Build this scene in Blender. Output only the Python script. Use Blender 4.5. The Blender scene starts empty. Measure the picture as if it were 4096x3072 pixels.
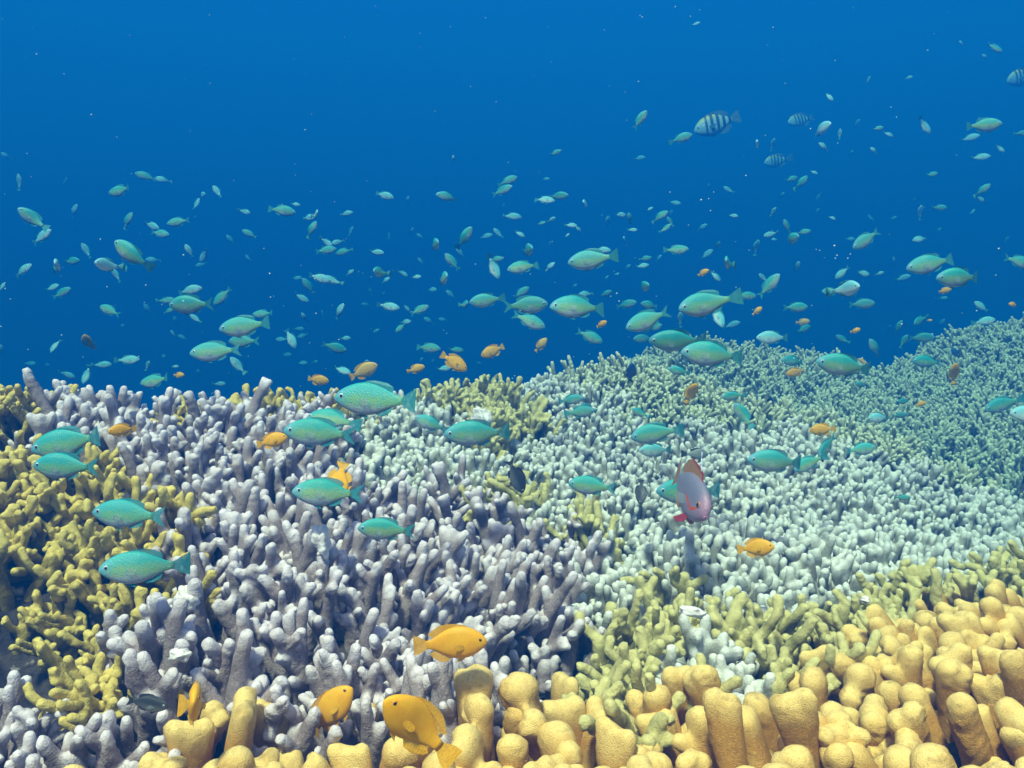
import bpy, bmesh, math, random
import numpy as np
from mathutils import Vector, Matrix

R = math.radians
scene = bpy.context.scene
COL = scene.collection
rng = np.random.default_rng(7)
random.seed(7)

# ------------------------------------------------------------------ camera
FPX = 852.0                       # focal length in pixels of a 1024 wide picture
PITCH = R(8.0)
cam_data = bpy.data.cameras.new("camera")
cam = bpy.data.objects.new("camera", cam_data)
COL.objects.link(cam)
cam_data.sensor_width = 36.0
cam_data.lens = 36.0 * FPX / 1024.0
cam_data.clip_start = 0.01
cam_data.clip_end = 400.0
cam.location = (0, 0, 0)
cam.rotation_euler = (R(90) - PITCH, 0, 0)
scene.camera = cam
CR = np.array([1.0, 0, 0])
CF = np.array([0, math.cos(PITCH), -math.sin(PITCH)])
CU = np.array([0, math.sin(PITCH), math.cos(PITCH)])


def at(px, py, d):
    """A point d metres in front of the camera plane, seen at pixel px, py."""
    return CF * d + CR * ((px - 512) / FPX * d) + CU * ((384 - py) / FPX * d)


def project(P):
    P = np.asarray(P)
    d = P @ CF
    dd = np.where(np.abs(d) < 1e-6, 1e-6, d)
    return 512 + FPX * (P @ CR) / dd, 384 - FPX * (P @ CU) / dd, d


# ------------------------------------------------------------------ world, sun, exposure
SUN_EL, SUN_AZ = R(64), R(205)    # from above, a little behind the camera and to its left
world = bpy.data.worlds.new("World")
scene.world = world
world.use_nodes = True
wt = world.node_tree
wt.nodes.clear()
wo = wt.nodes.new("ShaderNodeOutputWorld")
wb = wt.nodes.new("ShaderNodeBackground")
wb.inputs["Strength"].default_value = 0.1
sky = wt.nodes.new("ShaderNodeTexSky")
sky.sky_type = 'NISHITA'
sky.sun_disc = False
sky.sun_elevation = SUN_EL
sky.sun_rotation = SUN_AZ
tint = wt.nodes.new("ShaderNodeMix"); tint.data_type = 'RGBA'; tint.blend_type = 'MULTIPLY'
tint.inputs[0].default_value = 1.0
tint.inputs[7].default_value = (2.9, 1.5, .95, 1)
wt.links.new(sky.outputs[0], tint.inputs[6])
tc = wt.nodes.new("ShaderNodeTexCoord")
sx = wt.nodes.new("ShaderNodeSeparateXYZ")
wt.links.new(tc.outputs["Generated"], sx.inputs[0])
mr = wt.nodes.new("ShaderNodeMapRange")
mr.inputs[1].default_value = -1.0
mr.inputs[2].default_value = 1.0
wt.links.new(sx.outputs[2], mr.inputs[0])
ramp = wt.nodes.new("ShaderNodeValToRGB")       # open water: deep blue below, brighter towards the surface
el = ramp.color_ramp.elements
el[0].position = 0.0; el[0].color = (0.002, 0.05, 0.12, 1)
el[1].position = 1.0; el[1].color = (0.05, 0.33, 0.62, 1)
for p, c in ((0.42, (0.001, 0.074, 0.18)), (0.50, (0.001, 0.10, 0.275)), (0.64, (0.0015, 0.108, 0.345)), (0.8, (0.01, 0.16, 0.40))):
    e = el.new(p); e.color = (*c, 1)
wt.links.new(mr.outputs[0], ramp.inputs[0])
up10 = wt.nodes.new("ShaderNodeMix"); up10.data_type = 'RGBA'; up10.blend_type = 'MULTIPLY'
up10.inputs[0].default_value = 1.0
up10.inputs[7].default_value = (10, 10, 10, 1)
wt.links.new(ramp.outputs[0], up10.inputs[6])
win = wt.nodes.new("ShaderNodeMapRange"); win.interpolation_type = 'SMOOTHSTEP'   # the bright round window of the surface overhead
win.inputs[1].default_value = 0.55
win.inputs[2].default_value = 0.8
wt.links.new(sx.outputs[2], win.inputs[0])
wmix = wt.nodes.new("ShaderNodeMix"); wmix.data_type = 'RGBA'
wt.links.new(win.outputs[0], wmix.inputs[0])
wt.links.new(up10.outputs[2], wmix.inputs[6])
wt.links.new(tint.outputs[2], wmix.inputs[7])
wt.links.new(wmix.outputs[2], wb.inputs[0])
wt.links.new(wb.outputs[0], wo.inputs[0])

sun_data = bpy.data.lights.new("sun", 'SUN')
sun_data.energy = 5.0
sun_data.angle = R(6.0)
sun_data.color = (1.0, 0.74, 0.54)
sun = bpy.data.objects.new("sun", sun_data)
COL.objects.link(sun)
sd = Vector((math.sin(SUN_AZ) * math.cos(SUN_EL), math.cos(SUN_AZ) * math.cos(SUN_EL), math.sin(SUN_EL)))
sun.rotation_euler = sd.to_track_quat('Z', 'Y').to_euler()
sun.location = (0, 0, 5)

scene.view_settings.view_transform = 'Standard'
scene.view_settings.look = 'None'
scene.view_settings.exposure = 0.98
scene.view_settings.gamma = 1.0
scene.view_settings.use_curve_mapping = False
scene.render.engine = 'CYCLES'
scene.cycles.use_denoising = True
scene.cycles.max_bounces = 6
scene.cycles.diffuse_bounces = 3
scene.cycles.volume_bounces = 1
scene.cycles.transparent_max_bounces = 8

# ------------------------------------------------------------------ node helpers
def new_mat(name, rough=0.6, spec=0.3):
    m = bpy.data.materials.new(name)
    m.use_nodes = True
    nt = m.node_tree
    b = nt.nodes["Principled BSDF"]
    b.inputs["Roughness"].default_value = rough
    b.inputs["Specular IOR Level"].default_value = spec
    return m, nt, b


def N(nt, kind, **inp):
    n = nt.nodes.new(kind)
    for k, v in inp.items():
        key = int(k[1:]) if k[0] == 'i' and k[1:].isdigit() else k
        if isinstance(v, bpy.types.NodeSocket):
            nt.links.new(v, n.inputs[key])
        else:
            n.inputs[key].default_value = v
    return n


def mix(nt, f, a, b, mode='MIX'):
    n = nt.nodes.new("ShaderNodeMix"); n.data_type = 'RGBA'; n.blend_type = mode
    for i, v in ((0, f), (6, a), (7, b)):
        if isinstance(v, bpy.types.NodeSocket):
            nt.links.new(v, n.inputs[i])
        elif i == 0:
            n.inputs[0].default_value = v
        else:
            n.inputs[i].default_value = (*v[:3], 1)
    return n.outputs[2]


def math_n(nt, op, a, b=0.0, c=0.0):
    n = nt.nodes.new("ShaderNodeMath"); n.operation = op
    for i, v in enumerate((a, b, c)):
        if isinstance(v, bpy.types.NodeSocket):
            nt.links.new(v, n.inputs[i])
        else:
            n.inputs[i].default_value = v
    return n.outputs[0]


def maprange(nt, v, a, b, c=0.0, d=1.0, smooth=True):
    n = nt.nodes.new("ShaderNodeMapRange")
    if smooth:
        n.interpolation_type = 'SMOOTHSTEP'
    nt.links.new(v, n.inputs[0])
    for i, x in enumerate((a, b, c, d)):
        n.inputs[i + 1].default_value = x
    return n.outputs[0]


def tag(o, label=None, cat=None, group=None, kind=None):
    for k, v in (("label", label), ("category", cat), ("group", group), ("kind", kind)):
        if v:
            o[k] = v
    return o


def link(name, mesh, parent=None):
    o = bpy.data.objects.new(name, mesh)
    COL.objects.link(o)
    if parent is not None:
        o.parent = parent
    return o


# ------------------------------------------------------------------ the reef's shape
TOPS = {  # pixel column: (row, distance) of the coral tops, from ridge to foreground
    -170: [(378, 1.15), (450, 1.0), (550, .85), (650, .72), (768, .58)],
    0: [(380, 1.15), (450, 1.0), (550, .85), (650, .72), (768, .58)],
    100: [(394, 1.18), (450, 1.02), (550, .84), (650, .70), (768, .58)],
    200: [(397, 1.28), (450, 1.05), (550, .83), (650, .70), (768, .57)],
    300: [(390, 1.45), (450, 1.10), (550, .83), (650, .70), (768, .56)],
    400: [(392, 1.65), (430, 1.30), (480, 1.05), (560, .85), (650, .70), (768, .55)],
    470: [(385, 1.75), (430, 1.35), (500, 1.08), (580, .86)],
    530: [(370, 1.95), (430, 1.45), (500, 1.12), (580, .87), (660, .72), (768, .55)],
    600: [(366, 2.15), (420, 1.6), (480, 1.25), (550, 1.0), (620, .82), (768, .54)],
    660: [(372, 2.2), (420, 1.68)],
    700: [(388, 2.1), (420, 1.7), (480, 1.3), (550, 1.0), (620, .82), (700, .62), (768, .52)],
    800: [(408, 2.0), (450, 1.5), (520, 1.15), (600, .9), (660, .68), (768, .5)],
    900: [(438, 1.9), (480, 1.5), (540, 1.15), (590, .9), (640, .70), (768, .48)],
    1000: [(488, 1.75), (530, 1.35), (555, 1.05), (585, .78), (680, .58), (768, .46)],
    1160: [(530, 1.6), (560, 1.2), (580, .95), (590, .75), (680, .56), (768, .46)],
}
BACK = [(560, 392, 2.8), (600, 376, 2.85), (640, 352, 2.9), (700, 337, 2.95), (780, 350, 2.95), (840, 356, 2.95), (650, 385, 2.55), (720, 392, 2.5), (800, 404, 2.4),
        (860, 414, 2.35), (870, 373, 3.0), (900, 362, 3.05), (960, 327, 3.1), (1024, 318, 3.1), (1200, 310, 3.1), (900, 400, 2.6),
        (960, 380, 2.6), (1024, 380, 2.5), (900, 430, 2.25), (960, 445, 2.15), (1024, 470, 2.0), (1200, 470, 2.0), (1200, 390, 2.5)]
apts = []
for px, rows in TOPS.items():
    for py, d in rows:
        apts.append(at(px, py, d))
    c = at(px, *rows[0])
    apts.append(c + np.array([0, .22, -.16]))
    if px < 560:
        apts.append(c + np.array([0, .8, -1.0]))
        apts.append(c + np.array([0, 2.0, -2.4]))
for b in BACK:
    apts.append(at(*b))
for b in BACK[:6] + BACK[10:15]:
    c = at(*b)
    apts.append(c + np.array([0, .5, -.45]))
    apts.append(c + np.array([0, 1.8, -2.2]))
A = np.array(apts)


def rbf_fit(A):
    n = len(A)
    r = np.sqrt(((A[:, None, :2] - A[None, :, :2]) ** 2).sum(-1) + 0.0009)
    M = np.zeros((n + 3, n + 3))
    M[:n, :n] = r + np.eye(n) * -0.002
    M[:n, n] = 1; M[:n, n + 1:] = A[:, :2]
    M[n, :n] = 1; M[n + 1:, :n] = A[:, :2].T
    return np.linalg.solve(M, np.concatenate([A[:, 2], np.zeros(3)]))


RW = rbf_fit(A)


def tops(x, y):
    """Height of the coral tops over the reef."""
    x = np.asarray(x, float); y = np.asarray(y, float)
    sh = x.shape
    q = np.stack([x.ravel(), y.ravel()], -1)
    out = np.empty(len(q))
    n = len(A)
    for i in range(0, len(q), 4000):
        s = q[i:i + 4000]
        r = np.sqrt(((s[:, None] - A[None, :, :2]) ** 2).sum(-1) + 0.0009)
        out[i:i + 4000] = r @ RW[:n] + RW[n] + s @ RW[n + 1:]
    return out.reshape(sh)


def smooth01(t):
    t = np.clip(t, 0, 1)
    return t * t * (3 - 2 * t)


HOLES = [(6, 640, .075, .07), (2, 690, .05, .05), (546, 664, .06, .08), (536, 640, .05, .06), (790, 640, .02, .0), (590, 520, .0, .0), (355, 640, .02, .02), (240, 655, .018, .02), (640, 475, .03, .02)]
HOLES = [(at(px, py, .78 if py > 600 else 1.2), r, dz) for px, py, r, dz in HOLES if r > 0]


def ground(x, y):
    x = np.asarray(x, float); y = np.asarray(y, float)
    cx = np.clip(x, -2.6, 3.2); cy = np.clip(y, .3, 5.2)
    z = tops(cx, cy) - .074
    z = z + .014 * np.sin(x * 23 + 1.3 * np.sin(y * 17)) * np.sin(y * 29 + x * 7)
    for c, r, dz in HOLES:
        z = z - dz * np.exp(-((x - c[0]) ** 2 + (y - c[1]) ** 2) / (r * r))
    out = np.hypot(x - cx, y - cy)
    far = -1.3 - .22 * np.minimum(np.hypot(x, y), 22)
    k = smooth01(out / 2.5)
    return z * (1 - k) + far * k


def reef_depth(px, py):
    """Distance at which the sight line through a pixel meets the coral tops (9 if it does not)."""
    d = np.arange(.3, 4.2, .02)
    P = CF[None] * d[:, None] + CR[None] * ((px - 512) / FPX * d)[:, None] + CU[None] * ((384 - py) / FPX * d)[:, None]
    below = P[:, 2] < tops(P[:, 0], P[:, 1]) + .012
    return float(d[np.argmax(below)]) if below.any() else 9.0


# ground sheet
xs = np.concatenate([-np.geomspace(25, 2.7, 16), np.arange(-2.6, 3.21, .045), np.geomspace(3.3, 25, 16)])
ys = np.concatenate([-np.geomspace(25, .5, 14), np.arange(0, 5.2, .045), np.geomspace(5.3, 25, 16)])
GX, GY = np.meshgrid(xs, ys)
GZ = ground(GX, GY)
nx, ny = len(xs), len(ys)
verts = np.stack([GX, GY, GZ], -1).reshape(-1, 3)
ii = np.arange(ny - 1)[:, None] * nx + np.arange(nx - 1)[None]
quads = np.stack([ii, ii + 1, ii + 1 + nx, ii + nx], -1).reshape(-1, 4)


def mesh_np(name, v, q, mats, attrs=None, matidx=None):
    me = bpy.data.meshes.new(name)
    me.vertices.add(len(v)); me.vertices.foreach_set("co", np.asarray(v, np.float32).ravel())
    me.loops.add(q.size); me.loops.foreach_set("vertex_index", q.astype(np.int32).ravel())
    me.polygons.add(len(q)); me.polygons.foreach_set("loop_start", np.arange(0, q.size, 4, dtype=np.int32))
    me.polygons.foreach_set("use_smooth", np.ones(len(q), bool))
    for m in mats:
        me.materials.append(m)
    for k, a in (attrs or {}).items():
        at_ = me.attributes.new(k, 'FLOAT', 'POINT')
        at_.data.foreach_set("value", np.asarray(a, np.float32))
    me.update(calc_edges=True)
    me.validate()
    return me


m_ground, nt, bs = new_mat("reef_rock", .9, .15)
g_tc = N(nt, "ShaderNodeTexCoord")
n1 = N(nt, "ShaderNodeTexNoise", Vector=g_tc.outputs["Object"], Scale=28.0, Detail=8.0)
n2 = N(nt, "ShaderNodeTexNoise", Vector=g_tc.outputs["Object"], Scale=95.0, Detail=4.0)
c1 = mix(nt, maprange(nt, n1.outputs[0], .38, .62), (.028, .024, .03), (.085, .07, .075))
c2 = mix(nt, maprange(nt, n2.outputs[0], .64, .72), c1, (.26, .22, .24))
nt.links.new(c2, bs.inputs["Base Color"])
bmp = N(nt, "ShaderNodeBump", Height=n2.outputs[0], Strength=.7, Distance=.01)
nt.links.new(bmp.outputs[0], bs.inputs["Normal"])
seabed = tag(link("seabed", mesh_np("seabed", verts, quads, [m_ground])), kind="structure")

# ------------------------------------------------------------------ coral materials
def coral_mat(name, body, body2, tip, polyp=0.0, blotch=None, pscale=620.0):
    m, nt, b = new_mat(name, .78, .18)
    t = N(nt, "ShaderNodeTexCoord")
    geo = N(nt, "ShaderNodeNewGeometry")
    oi = N(nt, "ShaderNodeObjectInfo")
    at_ = N(nt, "ShaderNodeAttribute"); at_.attribute_name = "tip"
    av = N(nt, "ShaderNodeAttribute"); av.attribute_name = "var"
    n1 = N(nt, "ShaderNodeTexNoise", Vector=geo.outputs["Position"], Scale=9.0, Detail=4.0)
    n2 = N(nt, "ShaderNodeTexNoise", Vector=geo.outputs["Position"], Scale=140.0, Detail=3.0)
    v = math_n(nt, 'ADD', math_n(nt, 'MULTIPLY', n1.outputs[0], .9), math_n(nt, 'MULTIPLY', math_n(nt, 'ADD', oi.outputs["Random"], av.outputs["Fac"]), .28))
    c = mix(nt, maprange(nt, v, .4, .95), body, body2)
    tf = math_n(nt, 'MULTIPLY', at_.outputs["Fac"], maprange(nt, n2.outputs[0], .25, .6, .7, 1.0))
    c = mix(nt, tf, c, tip)  # naturally pale growing tips, whitened further in the colour for top-lit highlights
    c = mix(nt, maprange(nt, n2.outputs[0], .55, .75, 0, .35), c, tuple(x * .62 for x in body))
    if blotch:
        n3 = N(nt, "ShaderNodeTexNoise", Vector=geo.outputs["Position"], Scale=26.0, Detail=5.0)
        c = mix(nt, maprange(nt, n3.outputs[0], .62, .74, 0, .5), c, blotch)
    vo = N(nt, "ShaderNodeTexVoronoi", Vector=geo.outputs["Position"], Scale=pscale)
    h = math_n(nt, 'ADD', math_n(nt, 'MULTIPLY', vo.outputs["Distance"], -.35 - polyp), math_n(nt, 'MULTIPLY', n2.outputs[0], .9))
    if polyp:
        c = mix(nt, maprange(nt, vo.outputs["Distance"], .45, .8, 0, polyp), c, tuple(x * .55 for x in body))
    vp = N(nt, "ShaderNodeTexVoronoi", Vector=geo.outputs["Position"], Scale=430.0)
    c = mix(nt, maprange(nt, vp.outputs["Distance"], .15, .5, .14, 0), c, tip)
    n4 = N(nt, "ShaderNodeTexNoise", Vector=geo.outputs["Position"], Scale=48.0, Detail=6.0)
    c = mix(nt, maprange(nt, n4.outputs[0], .42, .28, 0, .5), c, tuple(x * .5 for x in body))
    nt.links.new(c, b.inputs["Base Color"])
    bm_ = N(nt, "ShaderNodeBump", Height=h, Strength=.55, Distance=.0024 - .0004 * bool(polyp))
    nt.links.new(bm_.outputs[0], b.inputs["Normal"])
    return m


M_CORAL = {
    'Y': coral_mat("yellow_coral", (.40, .203, .040), (.57, .295, .058), (.98, .74, .28), .24, None, 1150.0),
    'G': coral_mat("grey_coral", (.215, .168, .185), (.32, .258, .28), (.90, .84, .95), 0, (.44, .37, .40)),
    'W': coral_mat("pale_coral", (.19, .19, .165), (.28, .285, .25), (.96, .99, .98), 0, (.46, .46, .46)),
    'L': coral_mat("olive_coral", (.165, .128, .026), (.25, .195, .04), (.80, .64, .19), 0),
    'S': coral_mat("sage_coral", (.17, .15, .05), (.25, .225, .075), (.72, .66, .30), 0),
    'T': coral_mat("thicket_coral", (.16, .195, .14), (.28, .31, .22), (.74, .78, .58), 0),
}
SAGE = ("staghorn", "olive branching coral ledge", "dense olive", "olive coral thicket", "olive branching clump", "mustard")

# ------------------------------------------------------------------ branch prototypes
dg_cache = []


def tube(bm, a, ra, b, rb, seg=9):
    a, b = Vector(a), Vector(b)
    d = (b - a)
    if d.length < 1e-6:
        return
    q = d.to_track_quat('Z', 'Y')
    ring = []
    for p, r in ((a, ra), (b, rb)):
        ring.append([bm.verts.new(p + q @ Vector((math.cos(t) * r, math.sin(t) * r, 0))) for t in [2 * math.pi * k / seg for k in range(seg)]])
    for k in range(seg):
        bm.faces.new((ring[0][k], ring[0][(k + 1) % seg], ring[1][(k + 1) % seg], ring[1][k]))
    bm.faces.new(ring[0][::-1]); bm.faces.new(ring[1])


def ball(bm, c, r, sub=2, sc=(1, 1, 1)):
    m = Matrix.Translation(c) @ Matrix.Diagonal((*[r * s for s in sc], 1))
    bmesh.ops.create_icosphere(bm, subdivisions=sub, radius=1.0, matrix=m)


def remeshed(name, bm, voxel, smooth, tips, tr, mat, noise=0.0):
    """Fuse the pieces in bm into one smooth skin; mark how near each vertex is to a growing tip."""
    me = bpy.data.meshes.new(name)
    bm.normal_update(); bm.to_mesh(me); bm.free()
    ob = bpy.data.objects.new(name, me); COL.objects.link(ob)
    md = ob.modifiers.new("r", 'REMESH'); md.mode = 'VOXEL'; md.voxel_size = voxel
    ms = ob.modifiers.new("s", 'SMOOTH'); ms.iterations = smooth; ms.factor = .5
    out = bpy.data.meshes.new_from_object(ob.evaluated_get(bpy.context.evaluated_depsgraph_get()))
    bpy.data.objects.remove(ob); bpy.data.meshes.remove(me)
    n = len(out.vertices)
    co = np.empty(n * 3, np.float32); out.vertices.foreach_get("co", co); co = co.reshape(-1, 3)
    q = np.array([p.vertices[:] for p in out.polygons if len(p.vertices) == 4], np.int32)
    bpy.data.meshes.remove(out)
    if noise:
        f = 150.0
        w = np.sin(co[:, 0] * f + 2 * np.sin(co[:, 2] * f * .7)) + np.sin(co[:, 1] * f * 1.1 + 1.7 * np.sin(co[:, 0] * f * .6)) + np.sin(co[:, 2] * f * .8 + 2.0 * np.sin(co[:, 1] * f * .9))
        w = w * .7 + np.sin(co[:, 2] * 420 + 3 * np.sin(co[:, 0] * 300)) * np.sin(co[:, 1] * 380 + 2 * np.sin(co[:, 2] * 260)) * .9
        cen = co.copy(); cen[:, :2] = 0
        co = co + (co - cen) * (w * noise / 3)[:, None]
    tip = np.zeros(n)
    for t in tips:
        dist = np.linalg.norm(co - np.asarray(t)[None], axis=1)
        tip = np.maximum(tip, np.clip(1.25 - dist / tr, 0, 1))
    return co, q, tip


def rdir(r, spread, up=1.0):
    a = r.uniform(0, 2 * math.pi)
    return Vector((math.cos(a) * spread, math.sin(a) * spread, up)).normalized()


def finger(bm, r, p, d, ln, r0, r1, bend=.25, n=3):
    """A bending tapered finger; gives back the points along it and the direction at its end."""
    pts = [Vector(p)]
    d = Vector(d)
    ball(bm, pts[0], r0, 1)
    for i in range(n):
        d = (d + Vector((r.uniform(-1, 1), r.uniform(-1, 1), r.uniform(-.2, .6))) * bend).normalized()
        q = pts[-1] + d * (ln / n)
        ra = r0 + (r1 - r0) * i / n; rb = r0 + (r1 - r0) * (i + 1) / n
        tube(bm, pts[-1], ra, q, rb); ball(bm, q, rb * (1.0 if i == n - 1 else 1.04), 2 if i == n - 1 else 1)
        pts.append(q)
    return pts, d


def proto(kind, seed, lod):
    r = random.Random(seed * 31 + ord(kind))
    bm = bmesh.new(); tips = []
    if kind == 'Y':
        h = r.uniform(.096, .128)
        rr = r.uniform(.0085, .0115)
        pts, d = finger(bm, r, (0, 0, -.03), rdir(r, .22), h, rr * r.uniform(1.15, 1.4), rr * r.uniform(.9, 1.1), .16, 4)
        a = r.uniform(0, 6.28)
        m = r.choice([1, 1, 2, 2, 3])
        rr *= {1: 1.08, 2: .95, 3: .85}[m]
        for k in range(m):
            off = Vector((math.cos(a), math.sin(a), 0)) * (k - (m - 1) / 2) * rr * 1.25
            top = pts[-1] + off + Vector((0, 0, r.uniform(-.006, .008)))
            tube(bm, pts[-2] + off * .35, rr, top, rr * r.uniform(.9, 1.0), 10); ball(bm, top, rr * r.uniform(.92, 1.03)); tips.append(top + Vector((0, 0, rr * .8)))
        for k in range(r.choice([0, 0, 1, 1, 2])):
            b = pts[r.choice([2, 3])]
            pp, _ = finger(bm, r, b, rdir(r, 1.0, r.uniform(.5, 1.3)), r.uniform(.024, .042), rr * .92, rr * .8, .1, 2)
            tips.append(pp[-1] + Vector((0, 0, rr * .6)))
        return remeshed("b", bm, .0025 if lod == 0 else .004, 4, tips, .017, None, .10)
    if kind == 'G':
        for s in range(r.choice([1, 2, 2, 3])):
            o = Vector((r.uniform(-.011, .011), r.uniform(-.011, .011), -.03)) if s else Vector((0, 0, -.03))
            pts, d = finger(bm, r, o, rdir(r, .16 if s == 0 else .3), r.uniform(.068, .100) * (1 if s == 0 else .8), r.uniform(.0086, .0112), r.uniform(.0042, .0055), .17, 5)
            tips.append(pts[-1])
            for k in range(r.choice([1, 1, 2, 3, 4])):
                b = pts[r.choice([2, 3, 4])]
                pp, _ = finger(bm, r, b, rdir(r, r.uniform(.6, 1.2), 1.0), r.uniform(.014, .030), .0058, .0043, .2, 2)
                tips.append(pp[-1])
        return remeshed("b", bm, .0017 if lod == 0 else .0030, 4, tips, .0078, None, .12)
    if kind == 'W':
        ball(bm, (0, 0, 0), .011, 1)
        for s in range(r.choice([2, 3, 3, 4])):
            o = Vector((r.uniform(-.008, .008), r.uniform(-.008, .008), -.012))
            pts, d = finger(bm, r, o, rdir(r, r.uniform(.1, .42)), r.uniform(.050, .072), .0076, .0056, .16, 3)
            tips.append(pts[-1])
            for k in range(r.choice([0, 1, 1, 2])):
                pp, _ = finger(bm, r, pts[r.choice([1, 2])], rdir(r, r.uniform(.6, 1.1), 1.0), r.uniform(.014, .024), .0060, .0054, .2, 2)
                tips.append(pp[-1])
        return remeshed("b", bm, .0018 if lod == 0 else .0030, 3, tips, .0084, None, .09)
    if kind == 'L':
        n = r.choice([1, 2, 2])
        for s in range(n):
            pts, d = finger(bm, r, (r.uniform(-.006, .006), r.uniform(-.006, .006), -.02), rdir(r, r.uniform(.1, .5)), r.uniform(.055, .080), .0078, .0056, .16, 4)
            tips.append(pts[-1])
            for k in range(r.choice([2, 3, 4])):
                b = pts[r.choice([2, 3, 4])]
                pp, dd = finger(bm, r, b, rdir(r, r.uniform(.6, 1.2), 1.0), r.uniform(.018, .032), .0055, .0048, .2, 2)
                tips.append(pp[-1])
                for j in range(r.choice([1, 1, 2])):
                    p3, _ = finger(bm, r, pp[-1], (dd + Vector((r.uniform(-1, 1), r.uniform(-1, 1), r.uniform(0, .8)))).normalized(), .011, .0053, .0048, .1, 1)
                    tips.append(p3[-1])
        return remeshed("b", bm, .0018 if lod == 0 else .0030, 3, tips, .0115, None, .10)
    # thicket coral: many thin twigs, plain tapered tubes of quads
    bm.free()
    V, Q, T = [], [], []

    def twig(p, d, ln, r0, r1, seg=6):
        q = d.to_track_quat('Z', 'Y')
        base = len(V)
        levels = [(0, r0, 0), (.55, (r0 + r1) / 2, .15), (.88, r1, .7), (1.0, r1 * .7, 1)]
        for f, rad, t in levels:
            for k in range(seg):
                a = 2 * math.pi * k / seg
                V.append(p + d * (ln * f) + q @ Vector((math.cos(a) * rad, math.sin(a) * rad, 0))); T.append(t)
        for l in range(3):
            for k in range(seg):
                k2 = (k + 1) % seg
                Q.append((base + l * seg + k, base + l * seg + k2, base + (l + 1) * seg + k2, base + (l + 1) * seg + k))
        e = base + 3 * seg
        Q.append((e, e + 1, e + 2, e + 3)); Q.append((e, e + 3, e + 4, e + 5))
        return p + d * ln
    for s in range(r.choice([3, 4, 5])):
        d = rdir(r, r.uniform(.15, .75))
        e = twig(Vector((r.uniform(-.008, .008), r.uniform(-.008, .008), -.02)), d, r.uniform(.05, .085), .0056, .0042)
        for k in range(r.choice([3, 4, 5])):
            b = Vector((0, 0, -.02)).lerp(e, r.uniform(.5, .98))
            twig(b, (d * .5 + rdir(r, r.uniform(.6, 1.5))).normalized(), r.uniform(.014, .030), .0044, .0034)
    return np.array([v[:] for v in V], np.float32), np.array(Q, np.int32), np.array(T)


PROTO = {}
for kind_, n0, n1_ in (('Y', 18, 5), ('G', 16, 10), ('W', 10, 12), ('L', 14, 10), ('T', 0, 10)):
    PROTO[kind_] = ([proto(kind_, 11 + k, 0) for k in range(n0)], [proto(kind_, 211 + k, 1) for k in range(n1_)])
PROTO_MESH = {}


def proto_mesh(kind, k, mk):
    key = (kind, k, mk)
    if key not in PROTO_MESH:
        v, q, t = PROTO[kind][0][k]
        PROTO_MESH[key] = mesh_np("coral_branch", v, q, [M_CORAL[mk]], {"tip": t, "var": np.full(len(v), .5)})
    return PROTO_MESH[key]


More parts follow.
